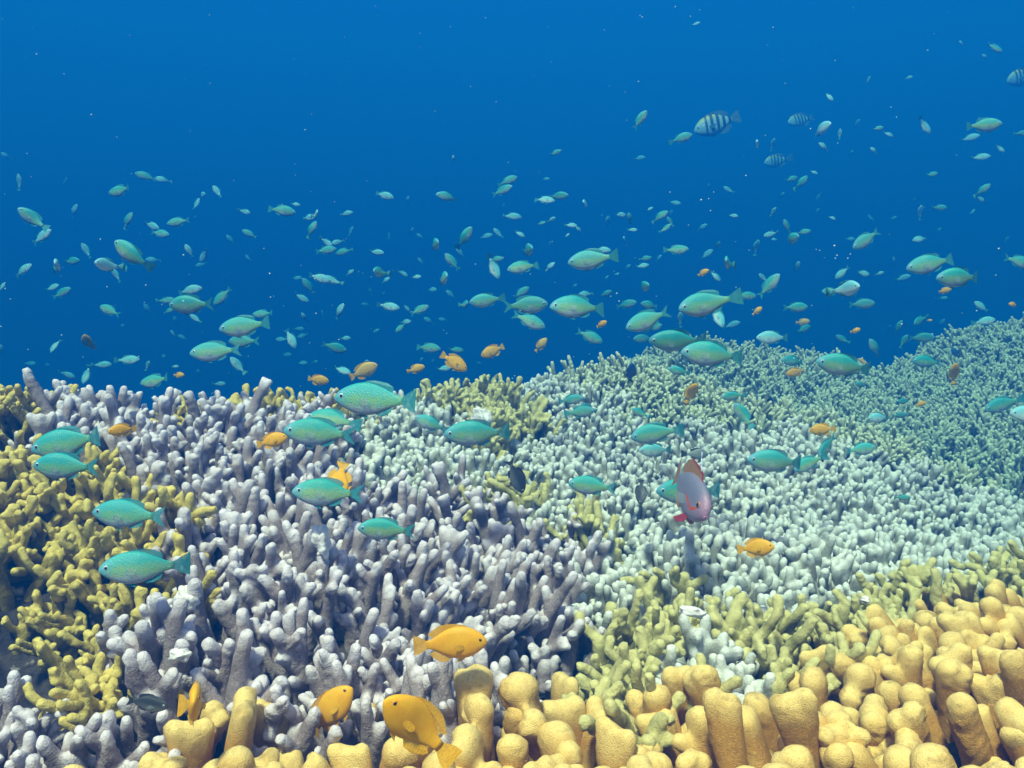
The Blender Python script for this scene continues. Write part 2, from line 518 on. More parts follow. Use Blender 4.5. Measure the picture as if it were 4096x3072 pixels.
# ------------------------------------------------------------------ coral colonies
# kind, pixel seeds that mark the colony's ground, lean, spread, scale, label, short name for use in other labels
COLONIES = [
 ('Y', [(55, 768), (110, 760), (150, 752), (200, 728), (212, 706), (245, 712), (250, 755), (180, 740), (60, 800), (150, 800), (230, 800)], (0, 0), .22, 1.08, "thick stubby yellow coral in the bottom foreground below the small orange fish seen face-on", "stubby yellow coral"),
 ('Y', [(290, 730), (330, 715), (360, 700), (400, 720), (440, 745), (380, 760), (320, 765), (285, 712), (440, 705), (340, 700)], (-.05, 0), .22, 1.1, "thick yellow coral in the foreground holding two hiding orange fish among its knobs", "yellow coral with hiding orange fish"),
 ('Y', [(490, 715), (530, 715), (570, 715), (610, 725), (550, 760), (490, 765), (630, 765), (495, 700), (550, 700)], (-.05, 0), .22, 1.08, "low knobbly yellow coral in the foreground right below the dark hollow", "knobbly yellow coral"),
 ('Y', [(660, 705), (700, 690), (740, 680), (780, 680), (700, 750), (770, 740)], (-.15, 0), .2, .98, "tall broad-fingered yellow coral in the foreground in front of the olive staghorn coral", "broad-fingered yellow coral"),
 ('Y', [(820, 670), (860, 650), (880, 690), (840, 740), (900, 750), (930, 690), (850, 630), (875, 615)], (-.28, .02), .2, 1.0, "leaning thick yellow coral fingers in the foreground, shorter neighbour of the tallest yellow fingers", "leaning yellow coral"),
 ('Y', [(925, 610), (960, 592), (1000, 582), (1040, 580), (980, 650), (1030, 660), (1000, 740), (930, 590)], (-.36, .05), .2, .96, "tallest leaning yellow coral fingers at the bottom right corner", "tallest yellow coral fingers"),
 ('L', [(20, 430), (60, 445), (100, 462), (40, 500), (95, 515), (150, 500), (60, 560), (120, 565), (30, 600), (85, 640), (115, 672), (150, 545)], (.12, -.1), .5, .9, "bushy olive yellow coral with dark gaps at the left edge", "olive coral at the left edge"),
 ('L', [(8, 385), (30, 392)], (0, 0), .4, .85, "small yellow coral tuft topping the ridge at the far left", "yellow tuft at the far left"),
 ('G', [(70, 402), (110, 402), (150, 405), (175, 432), (195, 418), (40, 412), (222, 398), (240, 408), (90, 392), (140, 392)], (0, 0), .25, 1.1, "stubby lilac grey coral along the left ridge crest, backed by blue water", "lilac grey ridge coral"),
 ('L', [(172, 386), (192, 390), (205, 386)], (0, 0), .5, .8, "small yellow branching tuft on the ridge beneath the green fish", "yellow tuft under the green fish"),
 ('L', [(238, 386), (262, 390), (284, 394)], (0, 0), .55, .92, "tall yellow antler-like tuft standing up from the left ridge", "antler-like yellow tuft"),
 ('L', [(318, 388), (338, 390)], (.1, 0), .45, .9, "two-pronged yellow tuft on the ridge in front of an orange fish", "two-pronged yellow tuft"),
 ('G', [(200, 470), (230, 500), (205, 540), (250, 540), (240, 450), (270, 420), (215, 445)], (0, 0), .2, 1.05, "grey finger coral between the olive left-edge coral and the pale fingers", "grey coral beside the olive coral"),
 ('G', [(300, 480), (320, 440), (340, 510), (295, 530), (290, 455), (300, 420), (270, 408), (300, 404), (325, 410)], (0, 0), .22, 1.1, "grey finger coral in the left middle around two green fish", "grey coral in the left middle"),
 ('G', [(150, 615), (200, 600), (190, 650), (250, 640), (230, 590), (240, 680)], (0, 0), .3, 1.05, "patchy grey coral with encrusted white lumps, left of the upright slate fingers", "patchy grey coral with white lumps"),
 ('G', [(20, 720), (70, 700), (110, 715), (150, 700), (20, 755), (165, 715)], (.15, 0), .4, 1.0, "violet grey finger coral in the bottom left corner around the dark fish", "violet grey corner coral"),
 ('G', [(290, 590), (310, 640), (350, 600), (340, 650), (300, 690), (370, 640), (300, 560)], (0, 0), .16, 1.02, "tall upright slate coral fingers behind the yellow coral with hiding fish", "upright slate fingers"),
 ('G', [(400, 610), (420, 650), (450, 600), (470, 655), (420, 690), (490, 620), (500, 680)], (0, 0), .2, 1.0, "slate grey coral fingers behind the biggest orange fish", "slate fingers behind the orange fish"),
 ('G', [(380, 500), (420, 520), (400, 555), (360, 540), (460, 550), (350, 480), (465, 500), (490, 525), (520, 520), (450, 475), (550, 525), (575, 535)], (0, 0), .24, 1.0, "dense pale lilac finger coral around the small green fish in the centre", "lilac finger coral in the centre"),
 ('G', [(510, 540), (540, 570), (500, 580), (560, 600), (550, 540)], (.25, 0), .3, 1.0, "lilac coral whose fingers lean right over the dark hollow", "leaning lilac coral"),
 ('W', [(352, 400), (390, 412), (420, 425), (450, 440), (370, 440), (410, 455), (440, 410), (385, 392)], (0, 0), .3, .84, "pale short-fingered coral on the crest below the largest green fish", "pale coral below the largest green fish"),
 ('L', [(470, 386), (490, 396), (515, 402), (480, 412)], (0, 0), .5, .84, "olive branching clump on the crest left of the pale dome", "olive clump on the crest"),
 ('L', [(488, 472), (508, 478), (524, 464), (500, 490)], (0, 0), .5, .85, "olive branching clump beside the upside-down dark fish", "olive clump beside the dark fish"),
 ('L', [(586, 502), (600, 510)], (0, 0), .4, .85, "small mustard coral patch left of the purple fish", "mustard coral patch"),
 ('W', [(540, 385), (580, 400), (620, 385), (560, 430), (530, 430), (600, 430), (540, 455), (555, 480), (545, 500), (500, 440), (465, 455)], (0, 0), .25, .80, "pale rounded coral dome crowned against blue water in the middle", "pale dome"),
 ('W', [(650, 430), (640, 470), (690, 450), (670, 500), (730, 480), (700, 420), (560, 465), (590, 480)], (0, 0), .25, .82, "pale bobbly coral field around and behind the purple fish", "pale field round the purple fish"),
 ('W', [(790, 455), (850, 450), (820, 500), (890, 490), (940, 510), (900, 455), (1000, 505), (770, 430), (1040, 520)], (-.05, 0), .28, .84, "pale coral slope falling away towards the green valley thicket", "pale slope above the valley"),
 ('W', [(640, 545), (700, 545), (760, 550), (690, 520), (820, 560), (620, 570), (600, 545), (620, 530), (630, 510), (640, 520), (590, 560), (720, 575), (780, 580)], (0, 0), .3, .92, "cream-tipped coral band around the round orange fish", "cream-tipped band"),
 ('W', [(870, 545), (910, 540), (950, 540), (990, 540), (1030, 540)], (0, 0), .3, .90, "cream-tipped coral strip above the olive band on the right", "cream strip above the olive band"),
 ('L', [(620, 662), (650, 652), (600, 640), (630, 632)], (0, 0), .65, .98, "big olive staghorn coral spreading beside the dark hollow", "big olive staghorn"),
 ('L', [(645, 590), (675, 578), (695, 594), (665, 603)], (0, 0), .6, .95, "olive branching coral ledge just above the white rubble piece", "olive ledge"),
 ('W', [(690, 625), (720, 640), (750, 645), (660, 640)], (0, 0), .3, .9, "bluish white coral nubs in the pocket behind the broad yellow fingers", "bluish white nubs"),
 ('L', [(765, 608), (795, 620), (830, 605), (800, 640), (860, 625)], (-.1, 0), .45, .95, "dense olive coral thicket behind the leaning yellow coral", "dense olive thicket"),
 ('L', [(900, 582), (940, 570), (1000, 558), (885, 592), (1030, 560)], (-.1, 0), .45, .9, "olive coral thicket behind the tallest yellow fingers", "olive thicket at the right"),
 ('T', [(620, 365), (650, 360), (690, 350), (640, 385), (690, 385)], (0, 0), .3, 1.0, "hazy teal coral mound rising behind the pale dome", "hazy teal mound"),
 ('T', [(740, 355), (790, 360), (840, 365), (760, 390), (810, 390), (850, 400)], (0, 0), .3, 1.0, "hazy teal thicket on the back mound below two green fish, left of the notch", "teal thicket left of the notch"),
 ('T', [(960, 350), (1010, 345), (920, 372), (970, 390), (1040, 370)], (0, 0), .3, 1.05, "dim green coral hill highest at the right edge", "dim green hill"),
 ('T', [(880, 400), (900, 430), (940, 435), (990, 450), (1030, 450), (1030, 420), (920, 405)], (0, 0), .3, 1.0, "shaded green coral thicket in the valley below the right hill", "valley thicket"),
]
SEED_XY = np.array([s for c in COLONIES for s in c[1]], float)
SEED_ID = np.array([i for i, c in enumerate(COLONIES) for s in c[1]])
SPACING = {'Y': .0272, 'G': .0218, 'W': .0202, 'L': .0245, 'T': .026}
PARTS_UP_TO = {'Y': 100, 'G': 80, 'L': 60, 'W': 0, 'T': 0}


def normals(x, y):
    e = .04
    dzx = (tops(x + e, y) - tops(x - e, y)) / (2 * e)
    dzy = (tops(x, y + e) - tops(x, y - e)) / (2 * e)
    n = np.stack([-dzx, -dzy, np.ones_like(dzx)], -1)
    return n / np.linalg.norm(n, axis=-1, keepdims=True)


cand = {i: [] for i in range(len(COLONIES))}
for kind_ in 'YGWLT':
    s = SPACING[kind_]
    gx, gy = np.meshgrid(np.arange(-1.9, 3.0, s), np.arange(.34, 3.4, s * .95))
    gx = gx + (np.arange(gx.shape[0]) % 2)[:, None] * s * .5
    px_ = gx + rng.uniform(-.36, .36, gx.shape) * s
    py_ = gy + rng.uniform(-.36, .36, gx.shape) * s
    px_, py_ = px_.ravel(), py_.ravel()
    q0 = np.stack([px_, py_, np.full_like(px_, -.3)], -1)
    a, b, d = project(q0)
    ok = (a > -420) & (a < 1440) & (d > .3)
    px_, py_ = px_[ok], py_[ok]
    zt = tops(px_, py_)
    a, b, d = project(np.stack([px_, py_, zt], -1))
    ok = (a > -270) & (a < 1290) & (b < 900) & (b > 290) & (zt > -.8) & (d > .36)
    px_, py_, zt, a, b, d = [v[ok] for v in (px_, py_, zt, a, b, d)]
    jit = rng.normal(0, 4, (2, len(a)))
    dist = (np.clip(a, -30, 1050)[:, None] + jit[0][:, None] - SEED_XY[None, :, 0]) ** 2 + (1.6 * (np.clip(b, 0, 790)[:, None] + jit[1][:, None] * .5 - SEED_XY[None, :, 1])) ** 2
    best = SEED_ID[np.argmin(dist, 1)]
    # the far mounds lie beyond the front reef's crest
    keep = np.array([COLONIES[i][0] == kind_ and ((dd > 1.7) if kind_ == 'T' else (dd < 2.5)) for i, dd in zip(best, d)])
    if kind_ == 'T':
        clump = np.sin(px_ * 31 + 2 * np.sin(py_ * 19)) * np.sin(py_ * 37 + 2 * np.sin(px_ * 23))
        keep &= (clump > -.25) | (rng.random(len(a)) < .2)
    hz = np.zeros(len(a), bool)
    for c, r_, dz in HOLES:
        hz |= (px_ - c[0]) ** 2 + (py_ - c[1]) ** 2 < (r_ * .85) ** 2
    keep &= ~hz
    if kind_ == 'Y':          # room for the orange fish that hides among the knobs
        keep &= (a - 337) ** 2 + (b - 716) ** 2 > 26 ** 2
    nn = normals(px_, py_)
    gz = ground(px_, py_) + {'Y': -.038, 'G': .010}.get(kind_, 0)
    if kind_ in 'WGL':
        keep &= rng.random(len(a)) > .07
        gz = gz + .007 * np.sin(px_ * 41 + 2 * np.sin(py_ * 33)) * np.sin(py_ * 47 + px_ * 9) + rng.normal(0, .004, len(a))
    for j in np.nonzero(keep)[0]:
        cand[int(best[j])].append((px_[j], py_[j], gz[j], d[j] + (5.0 if a[j] < -25 or a[j] > 1049 or b[j] > 830 else 0.0), nn[j]))

def merge(kind, items):
    VV, QQ, TT, AA = [], [], [], []
    off = 0
    for M, k in items:
        v, q, t = PROTO[kind][1][k]
        VV.append(v @ M[:3, :3].T + M[:3, 3]); QQ.append(q + off); TT.append(t); AA.append(np.full(len(v), rng.random()))
        off += len(v)
    return np.concatenate(VV), np.concatenate(QQ), np.concatenate(TT), np.concatenate(AA)


n_br = 0
for ci, (kind_, seeds, lean, spread, scale, label, short) in enumerate(COLONIES):
    pts = cand[ci]
    if not pts:
        print("EMPTY COLONY", label); continue
    pts.sort(key=lambda t: t[3])
    c0 = np.mean([p[:3] for p in pts], 0)
    mk = 'S' if kind_ == 'L' and any(w in label for w in SAGE) else kind_
    nparts = PARTS_UP_TO[kind_] if pts[0][3] < 1.15 else 0
    mats_ = []
    for x, y, z, d, n in pts:
        ax = np.array([0, 0, 1.0]) * .55 + n * .45 + np.array([lean[0], lean[1], 0]) + np.concatenate([rng.normal(0, spread * .6, 2), [0]])
        q = Vector(ax).to_track_quat('Z', 'Y')
        s = scale * float(np.clip(rng.normal(1.0, .12), .72, 1.3) if kind_ != 'Y' else rng.uniform(.86, 1.1))
        M = Matrix.Translation((x - c0[0], y - c0[1], z - c0[2])) @ q.to_matrix().to_4x4() @ Matrix.Rotation(rng.uniform(0, 6.283), 4, 'Z') @ Matrix.Diagonal((s * (float(rng.uniform(.88, 1.3)) if kind_ == 'Y' else 1), s * (float(rng.uniform(.85, 1.05)) if kind_ == 'Y' else 1), s * float(rng.uniform(.88, 1.12)), 1))
        mats_.append(M)
    n_br += len(pts)
    if nparts:
        root = link("coral_colony", None)
        root.empty_display_size = .03
        for M in mats_[:nparts]:
            o = link("branch", proto_mesh(kind_, int(rng.integers(len(PROTO[kind_][0]))), mk), root)
            o.matrix_local = M
        rest = mats_[nparts:]
        if rest:
            v, q, t, a = merge(kind_, [(np.array(M), int(rng.integers(len(PROTO[kind_][1])))) for M in rest])
            o = link("branch_mass", mesh_np("branch_mass", v, q, [M_CORAL[mk]], {"tip": t, "var": a}), root)
            o["kind"] = "stuff"
    else:
        v, q, t, a = merge(kind_, [(np.array(M), int(rng.integers(len(PROTO[kind_][1])))) for M in mats_])
        root = link("coral_colony", mesh_np("coral_colony", v, q, [M_CORAL[mk]], {"tip": t, "var": a}))
    root.location = c0
    tag(root, label, "coral", {'Y': "yellow corals of the foreground", 'G': "grey finger corals", 'W': "pale short-fingered corals", 'L': "olive branching corals", 'T': "hazy corals at the back"}[kind_])
print("branches", n_br, [len(cand[i]) for i in cand])

# ------------------------------------------------------------------ white dead coral pieces
m_dead, nt, bs = new_mat("dead_coral", .85, .2)
g = N(nt, "ShaderNodeNewGeometry")
n1 = N(nt, "ShaderNodeTexNoise", Vector=g.outputs["Position"], Scale=120.0, Detail=6.0)
n2 = N(nt, "ShaderNodeTexVoronoi", Vector=g.outputs["Position"], Scale=260.0)
c = mix(nt, maprange(nt, n1.outputs[0], .3, .55), (.42, .38, .42), (.84, .82, .84))
nt.links.new(c, bs.inputs["Base Color"])
bmp = N(nt, "ShaderNodeBump", Height=math_n(nt, 'ADD', n1.outputs[0], n2.outputs["Distance"]), Strength=.35, Distance=.0025)
nt.links.new(bmp.outputs[0], bs.inputs["Normal"])
DEAD = [  # px, py, width px, (x, y, z) proportions, label
    (693, 612, 27, (1, .6, .42), "flat white rubble piece lying beneath the olive ledge"),
    (187, 600, 24, (1, .9, 1.15), "round white encrusted lump on the patchy grey coral"),
    (166, 610, 16, (1, .8, .8), "small white encrusted lump beside a bigger round one"),
    (322, 540, 24, (.8, .7, 1.3), "white broken coral stump beneath a green fish in the grey coral"),
    (376, 397, 14, (1.1, .7, .6), "little white slab on the crest beside the largest green fish"),
    (480, 420, 24, (.9, .7, 1.2), "bleached white clump under the blue-backed green fish"),
    (180, 655, 20, (1.1, .9, .7), "white lump low beside the face-on orange fish"),
    (865, 600, 10, (1, .8, .8), "tiny white shell bit in the olive thicket"),
]
for k, (px, py, w, pr, label) in enumerate(DEAD):
    d = min(reef_depth(px, py), 2.3) - .012
    c = at(px, py, d)
    r = w / FPX * d * .46
    bm = bmesh.new()
    bmesh.ops.create_icosphere(bm, subdivisions=4, radius=1.0)
    rr = random.Random(k)
    ph = [rr.uniform(0, 6) for _ in range(6)]
    for v in bm.verts:
        p = v.co
        f = 1 + .16 * math.sin(3.1 * p.x + ph[0] + 2 * math.sin(2 * p.y)) + .14 * math.sin(4.3 * p.y + ph[1] + 2 * p.z) + .10 * math.sin(6.7 * p.z + ph[2] + 3 * p.x) + .05 * math.sin(13 * p.x + ph[3]) * math.sin(12 * p.y + ph[4]) + .04 * math.sin(17 * p.z + ph[5])
        v.co = Vector((p.x * pr[0] * f * r, p.y * pr[1] * f * r, p.z * pr[2] * f * r))
    for f in bm.faces:
        f.smooth = True
    me = bpy.data.meshes.new("dead_coral_piece"); bm.to_mesh(me); bm.free(); me.materials.append(m_dead)
    o = link("dead_coral_piece", me)
    o.location = c; o.rotation_euler = (rr.uniform(-.3, .3), rr.uniform(-.3, .3), rr.uniform(0, 6))
    tag(o, label, "dead coral", "white dead coral pieces")

# ------------------------------------------------------------------ fish materials
def fish_nodes(name, rough=.42, spec=.45):
    m, nt, b = new_mat(name, rough, spec)
    t = N(nt, "ShaderNodeTexCoord")
    s = N(nt, "ShaderNodeSeparateXYZ", i0=t.outputs["Object"])
    return m, nt, b, t, s


def scales(nt, b, t, k=62.0, strength=.25):
    vm = N(nt, "ShaderNodeMapping", Vector=t.outputs["Object"])
    vm.inputs["Scale"].default_value = (1.0, .55, 1.25)
    vo = N(nt, "ShaderNodeTexVoronoi", Vector=vm.outputs[0], Scale=k)
    bm_ = N(nt, "ShaderNodeBump", Height=vo.outputs["Distance"], Strength=strength, Distance=.004)
    nt.links.new(bm_.outputs[0], b.inputs["Normal"])
    return vo.outputs["Distance"]


# green chromis: teal back, green flank, pale pinkish belly, blue face; the object's colour shifts it (red = silvery, green = yellower, blue = darker)
m_chromis, nt, b, t, s = fish_nodes("green_chromis_skin")
oc = N(nt, "ShaderNodeObjectInfo"); so = N(nt, "ShaderNodeSeparateColor", i0=oc.outputs["Color"])
sc_ = scales(nt, b, t)
nz = N(nt, "ShaderNodeTexNoise", Vector=t.outputs["Object"], Scale=9.0, Detail=3.0)
z = math_n(nt, 'ADD', s.outputs[2], math_n(nt, 'MULTIPLY', math_n(nt, 'SUBTRACT', nz.outputs[0], .5), .10))
flank = mix(nt, so.outputs[1], (.14, .47, .15), (.42, .49, .05))
back = mix(nt, so.outputs[1], (.014, .37, .40), (.04, .41, .28))
c = mix(nt, maprange(nt, z, -.02, .09), flank, back)
c = mix(nt, maprange(nt, z, -.025, -.12), c, (.58, .46, .54))
c = mix(nt, math_n(nt, 'MULTIPLY', maprange(nt, s.outputs[0], .30, .46), .75), c, (.16, .40, .66))
c = mix(nt, math_n(nt, 'MULTIPLY', maprange(nt, sc_, .2, .7), .62), c, (.02, .40, .50))
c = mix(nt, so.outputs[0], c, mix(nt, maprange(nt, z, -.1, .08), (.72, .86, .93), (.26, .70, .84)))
c = mix(nt, so.outputs[2], c, (.02, .10, .12))
nt.links.new(c, b.inputs["Base Color"])


def fin_mat(name, col, alpha=.75):
    m, nt, b = new_mat(name, .45, .3)
    t = N(nt, "ShaderNodeTexCoord")
    mp = N(nt, "ShaderNodeMapping", Vector=t.outputs["Object"]); mp.inputs["Scale"].default_value = (26, 2, 9)
    w = N(nt, "ShaderNodeTexNoise", Vector=mp.outputs[0], Scale=4.0, Detail=2.0)
    c = mix(nt, maprange(nt, w.outputs[0], .35, .65), tuple(x * .72 for x in col), col)
    nt.links.new(c, b.inputs["Base Color"])
    b.inputs["Alpha"].default_value = alpha
    return m


m_chromis_fin = fin_mat("green_chromis_fin", (.06, .36, .42), .68)
m_clear_fin = fin_mat("clear_fin", (.42, .55, .58), .22)
m_eye, _, b = new_mat("fish_eye", .2, .5); b.inputs["Base Color"].default_value = (.55, .68, .74, 1)
m_pupil, _, b = new_mat("fish_pupil", .12, .6); b.inputs["Base Color"].default_value = (.006, .007, .012, 1)

m_orange, nt, b, t, s = fish_nodes("orange_damselfish_skin", .5, .3)
oc = N(nt, "ShaderNodeObjectInfo"); so = N(nt, "ShaderNodeSeparateColor", i0=oc.outputs["Color"])
sc_ = scales(nt, b, t, 74, .10)
nz = N(nt, "ShaderNodeTexNoise", Vector=t.outputs["Object"], Scale=7.0, Detail=3.0)
c = mix(nt, maprange(nt, nz.outputs[0], .35, .65), (.86, .42, .006), (.92, .50, .010))
c = mix(nt, maprange(nt, s.outputs[2], .04, .2, 0, .5), c, (.72, .42, .03))
c = mix(nt, math_n(nt, 'MULTIPLY', maprange(nt, sc_, .2, .7), .3), c, (.70, .28, .006))
c = mix(nt, so.outputs[0], c, (.62, .45, .16))
nt.links.new(c, b.inputs["Base Color"])
m_orange_fin = fin_mat("orange_damselfish_fin", (.92, .50, .012), .72)
m_orange_eye, _, b = new_mat("orange_damselfish_eye", .25, .5); b.inputs["Base Color"].default_value = (.45, .22, .05, 1)

m_striped, nt, b, t, s = fish_nodes("striped_damselfish_skin")
scales(nt, b, t, 60, .2)
xs_ = math_n(nt, 'ADD', s.outputs[0], math_n(nt, 'MULTIPLY', s.outputs[2], .18))
ph = math_n(nt, 'FRACT', math_n(nt, 'MULTIPLY', math_n(nt, 'ADD', xs_, .215), 7.6))
tri = math_n(nt, 'ABSOLUTE', math_n(nt, 'SUBTRACT', ph, .5))
bar = math_n(nt, 'MULTIPLY', maprange(nt, tri, .20, .28, 1, 0), maprange(nt, xs_, .28, .24, 0, 1))
bar = math_n(nt, 'MULTIPLY', bar, maprange(nt, s.outputs[2], -.20, -.08, 0, 1))
c = mix(nt, maprange(nt, s.outputs[2], .06, .16), (.30, .52, .60), (.48, .52, .10))
c = mix(nt, maprange(nt, s.outputs[2], -.04, -.16), c, (.16, .32, .42))
c = mix(nt, bar, c, (.015, .03, .06))  # bars and body coloured with less contrast to suggest water haze
nt.links.new(c, b.inputs["Base Color"])
m_striped_fin = fin_mat("striped_damselfish_fin", (.12, .24, .32), .6)

m_dark, nt, b, t, s = fish_nodes("dark_damselfish_skin")
oc = N(nt, "ShaderNodeObjectInfo"); so = N(nt, "ShaderNodeSeparateColor", i0=oc.outputs["Color"])
sc_ = scales(nt, b, t, 58, .3)
c = mix(nt, maprange(nt, s.outputs[2], -.14, .06), (.22, .24, .26), (.035, .045, .06))
c = mix(nt, math_n(nt, 'MULTIPLY', maprange(nt, sc_, .2, .7), .35), c, (.015, .02, .03))
c = mix(nt, so.outputs[0], c, (.25, .30, .30))
c = mix(nt, so.outputs[2], c, (.01, .13, .42))
nt.links.new(c, b.inputs["Base Color"])
m_dark_fin = fin_mat("dark_damselfish_fin", (.04, .05, .07), .85)

m_purple, nt, b, t, s = fish_nodes("purple_anthias_skin")
sc_ = scales(nt, b, t, 70, .25)
c = mix(nt, maprange(nt, s.outputs[2], -.12, .05), (.40, .29, .40), (.20, .19, .28))
c = mix(nt, maprange(nt, s.outputs[0], .34, .47), c, (.46, .25, .38))
c = mix(nt, math_n(nt, 'MULTIPLY', maprange(nt, sc_, .2, .7), .3), c, (.20, .20, .36))
# orange red stripe from the eye down over the cheek to the pectoral fin
sl = math_n(nt, 'ADD', s.outputs[2], math_n(nt, 'MULTIPLY', math_n(nt, 'ABSOLUTE', math_n(nt, 'SUBTRACT', s.outputs[0], .31)), -.45))
st = math_n(nt, 'ABSOLUTE', math_n(nt, 'ADD', sl, .052))
stripe = math_n(nt, 'MULTIPLY', maprange(nt, st, .010, .018, 1, 0), math_n(nt, 'MULTIPLY', maprange(nt, s.outputs[0], .16, .18), maprange(nt, s.outputs[0], .40, .385)))
c = mix(nt, stripe, c, (.75, .09, .02))
nt.links.new(c, b.inputs["Base Color"])
m_red_fin = fin_mat("red_fin", (.40, .04, .055), .9)
m_sunset_fin = fin_mat("orange_yellow_fin", (.46, .22, .09), .85)
m_white_fil = fin_mat("white_blue_filament", (.62, .74, .95), 1.0)
m_lip, _, b = new_mat("pink_lip", .4, .4); b.inputs["Base Color"].default_value = (.66, .26, .46, 1)

# ------------------------------------------------------------------ fish shapes: nose at +X, back at +Z, one unit long with the tail
X0 = np.array([.5, .485, .455, .41, .35, .27, .18, .08, -.02, -.12, -.20, -.26, -.305, -.33])
SHAPES = {
    'chromis': dict(top=[.002, .030, .064, .098, .131, .162, .180, .181, .161, .120, .082, .055, .045, .044], bot=[-.018, -.038, -.062, -.091, -.121, -.153, -.172, -.171, -.150, -.109, -.073, -.050, -.042, -.041],
                    wid=[.004, .020, .034, .047, .058, .066, .068, .064, .054, .040, .027, .018, .013, .010], eye=(.405, .018, .028)),
    'damsel': dict(top=[.0, .036, .075, .115, .153, .187, .207, .207, .187, .142, .095, .064, .054, .054], bot=[-.02, -.044, -.073, -.108, -.145, -.178, -.197, -.195, -.168, -.122, -.084, -.060, -.052, -.052],
                   wid=[.004, .022, .038, .053, .066, .074, .076, .070, .058, .043, .029, .019, .014, .010], eye=(.408, .035, .026)),
    'anthias': dict(top=[.0, .040, .075, .105, .135, .158, .168, .165, .148, .115, .082, .058, .048, .048], bot=[-.035, -.060, -.085, -.112, -.137, -.152, -.155, -.148, -.128, -.096, -.068, -.050, -.044, -.044],
                    wid=[.010, .030, .045, .056, .064, .068, .066, .059, .048, .036, .025, .018, .013, .010], eye=(.405, .020, .030)),
}


def cr(x, xp, fp):
    """Smooth interpolation through the profile points (xp falling)."""
    xp = np.asarray(xp)[::-1]; fp = np.asarray(fp)[::-1]
    m = np.gradient(fp, xp)
    i = np.clip(np.searchsorted(xp, x) - 1, 0, len(xp) - 2)
    h = xp[i + 1] - xp[i]; t = np.clip((x - xp[i]) / h, 0, 1)
    return (fp[i] * (1 + 2 * t) * (1 - t) ** 2 + h * m[i] * t * (1 - t) ** 2 + fp[i + 1] * t * t * (3 - 2 * t) + h * m[i + 1] * t * t * (t - 1))


def bendy(bend):
    def f(x, y, z):
        k = max(0.0, .12 - x)
        return (x, y + bend * k * k, z)
    return f


def body_bm(shape, bend, rings=22, seg=14):
    S = SHAPES[shape]; bf = bendy(bend)
    bm = bmesh.new()
    tt = np.linspace(0, 1, rings) ** 1.25
    xx = .5 - tt * .83
    prev = None
    for x in xx:
        tp, bt, w = (float(cr(x, X0, S[k])) for k in ('top', 'bot', 'wid'))
        mid, hh = (tp + bt) / 2, max((tp - bt) / 2, .002)
        ring = []
        for k in range(seg):
            a = 2 * math.pi * k / seg
            cy, cz = math.sin(a), math.cos(a)
            ring.append(bm.verts.new(bf(x, max(w, .002) * math.copysign(abs(cy) ** .9, cy), mid + hh * cz)))
        if prev:
            for k in range(seg):
                bm.faces.new((prev[k], ring[k], ring[(k + 1) % seg], prev[(k + 1) % seg]))
        else:
            bm.faces.new(ring)
        prev = ring
    bm.faces.new(prev[::-1])
    return bm


def fin_bm(outline, bend=0.0, th=.0035, y0=0.0, splay=0.0, side=1, bm=None):
    """A thin fin from an outline of (x, z) points; splay leans it out from the body."""
    bf = bendy(bend)
    bm = bm or bmesh.new()
    zb = outline[0][1]
    a, b_ = [], []
    for x, zz in outline:
        off = side * (y0 + splay * abs(zz - zb))
        a.append(bm.verts.new(bf(x, off + th / 2, zz))); b_.append(bm.verts.new(bf(x, off - th / 2, zz)))
    n = len(a)
    fs = [bm.faces.new(a), bm.faces.new(b_[::-1])]
    for k in range(n):
        bm.faces.new((a[k], b_[k], b_[(k + 1) % n], a[(k + 1) % n]))
    bmesh.ops.triangulate(bm, faces=fs)
    return bm


FINS = {
    'chromis': dict(
        tail_fin=[(-.318, .043), (-.36, .062), (-.42, .098), (-.5, .135), (-.455, .065), (-.415, .015), (-.408, 0), (-.415, -.015), (-.455, -.062), (-.5, -.128), (-.42, -.094), (-.36, -.060), (-.318, -.041)],
        dorsal_fin=[(.20, .165), (.13, .200), (.03, .208), (-.06, .197), (-.13, .184), (-.205, .140), (-.20, .066), (-.12, .105), (0, .150), (.1, .165)],
        anal_fin=[(.0, -.145), (-.04, -.175), (-.12, -.165), (-.19, -.130), (-.205, -.095), (-.18, -.06), (-.10, -.095)],
        pelvic_fin=[(.22, -.155), (.17, -.190), (.07, -.215), (.10, -.178), (.14, -.160)]),
    'damsel': dict(
        tail_fin=[(-.318, .050), (-.36, .075), (-.43, .115), (-.5, .125), (-.475, .06), (-.44, .0), (-.475, -.06), (-.5, -.12), (-.43, -.110), (-.36, -.072), (-.318, -.048)],
        dorsal_fin=[(.27, .175), (.20, .222), (.08, .245), (-.04, .245), (-.14, .235), (-.24, .175), (-.30, .125), (-.23, .085), (-.12, .13), (0, .18), (.12, .195)],
        anal_fin=[(.02, -.165), (-.05, -.225), (-.15, -.225), (-.25, -.165), (-.285, -.115), (-.22, -.075), (-.10, -.12)],
        pelvic_fin=[(.22, -.175), (.16, -.22), (.06, -.25), (.10, -.20), (.15, -.18)]),
}
FINS['anthias'] = dict(FINS['chromis'], dorsal_fin=[(.24, .140), (.20, .205), (.10, .225), (0, .235), (-.10, .24), (-.20, .20), (-.26, .13), (-.20, .07), (-.12, .10), (0, .14), (.12, .155)])
PECT = [(.20, -.03), (.15, .005), (.08, .0), (.05, -.035), (.08, -.07), (.14, -.075), (.19, -.055)]
SPEC = {
    'green_chromis': ('chromis', m_chromis, m_chromis_fin, m_eye),
    'orange_damselfish': ('damsel', m_orange, m_orange_fin, m_orange_eye),
    'striped_damselfish': ('damsel', m_striped, m_striped_fin, m_eye),
    'dark_damselfish': ('chromis', m_dark, m_dark_fin, m_eye),
}


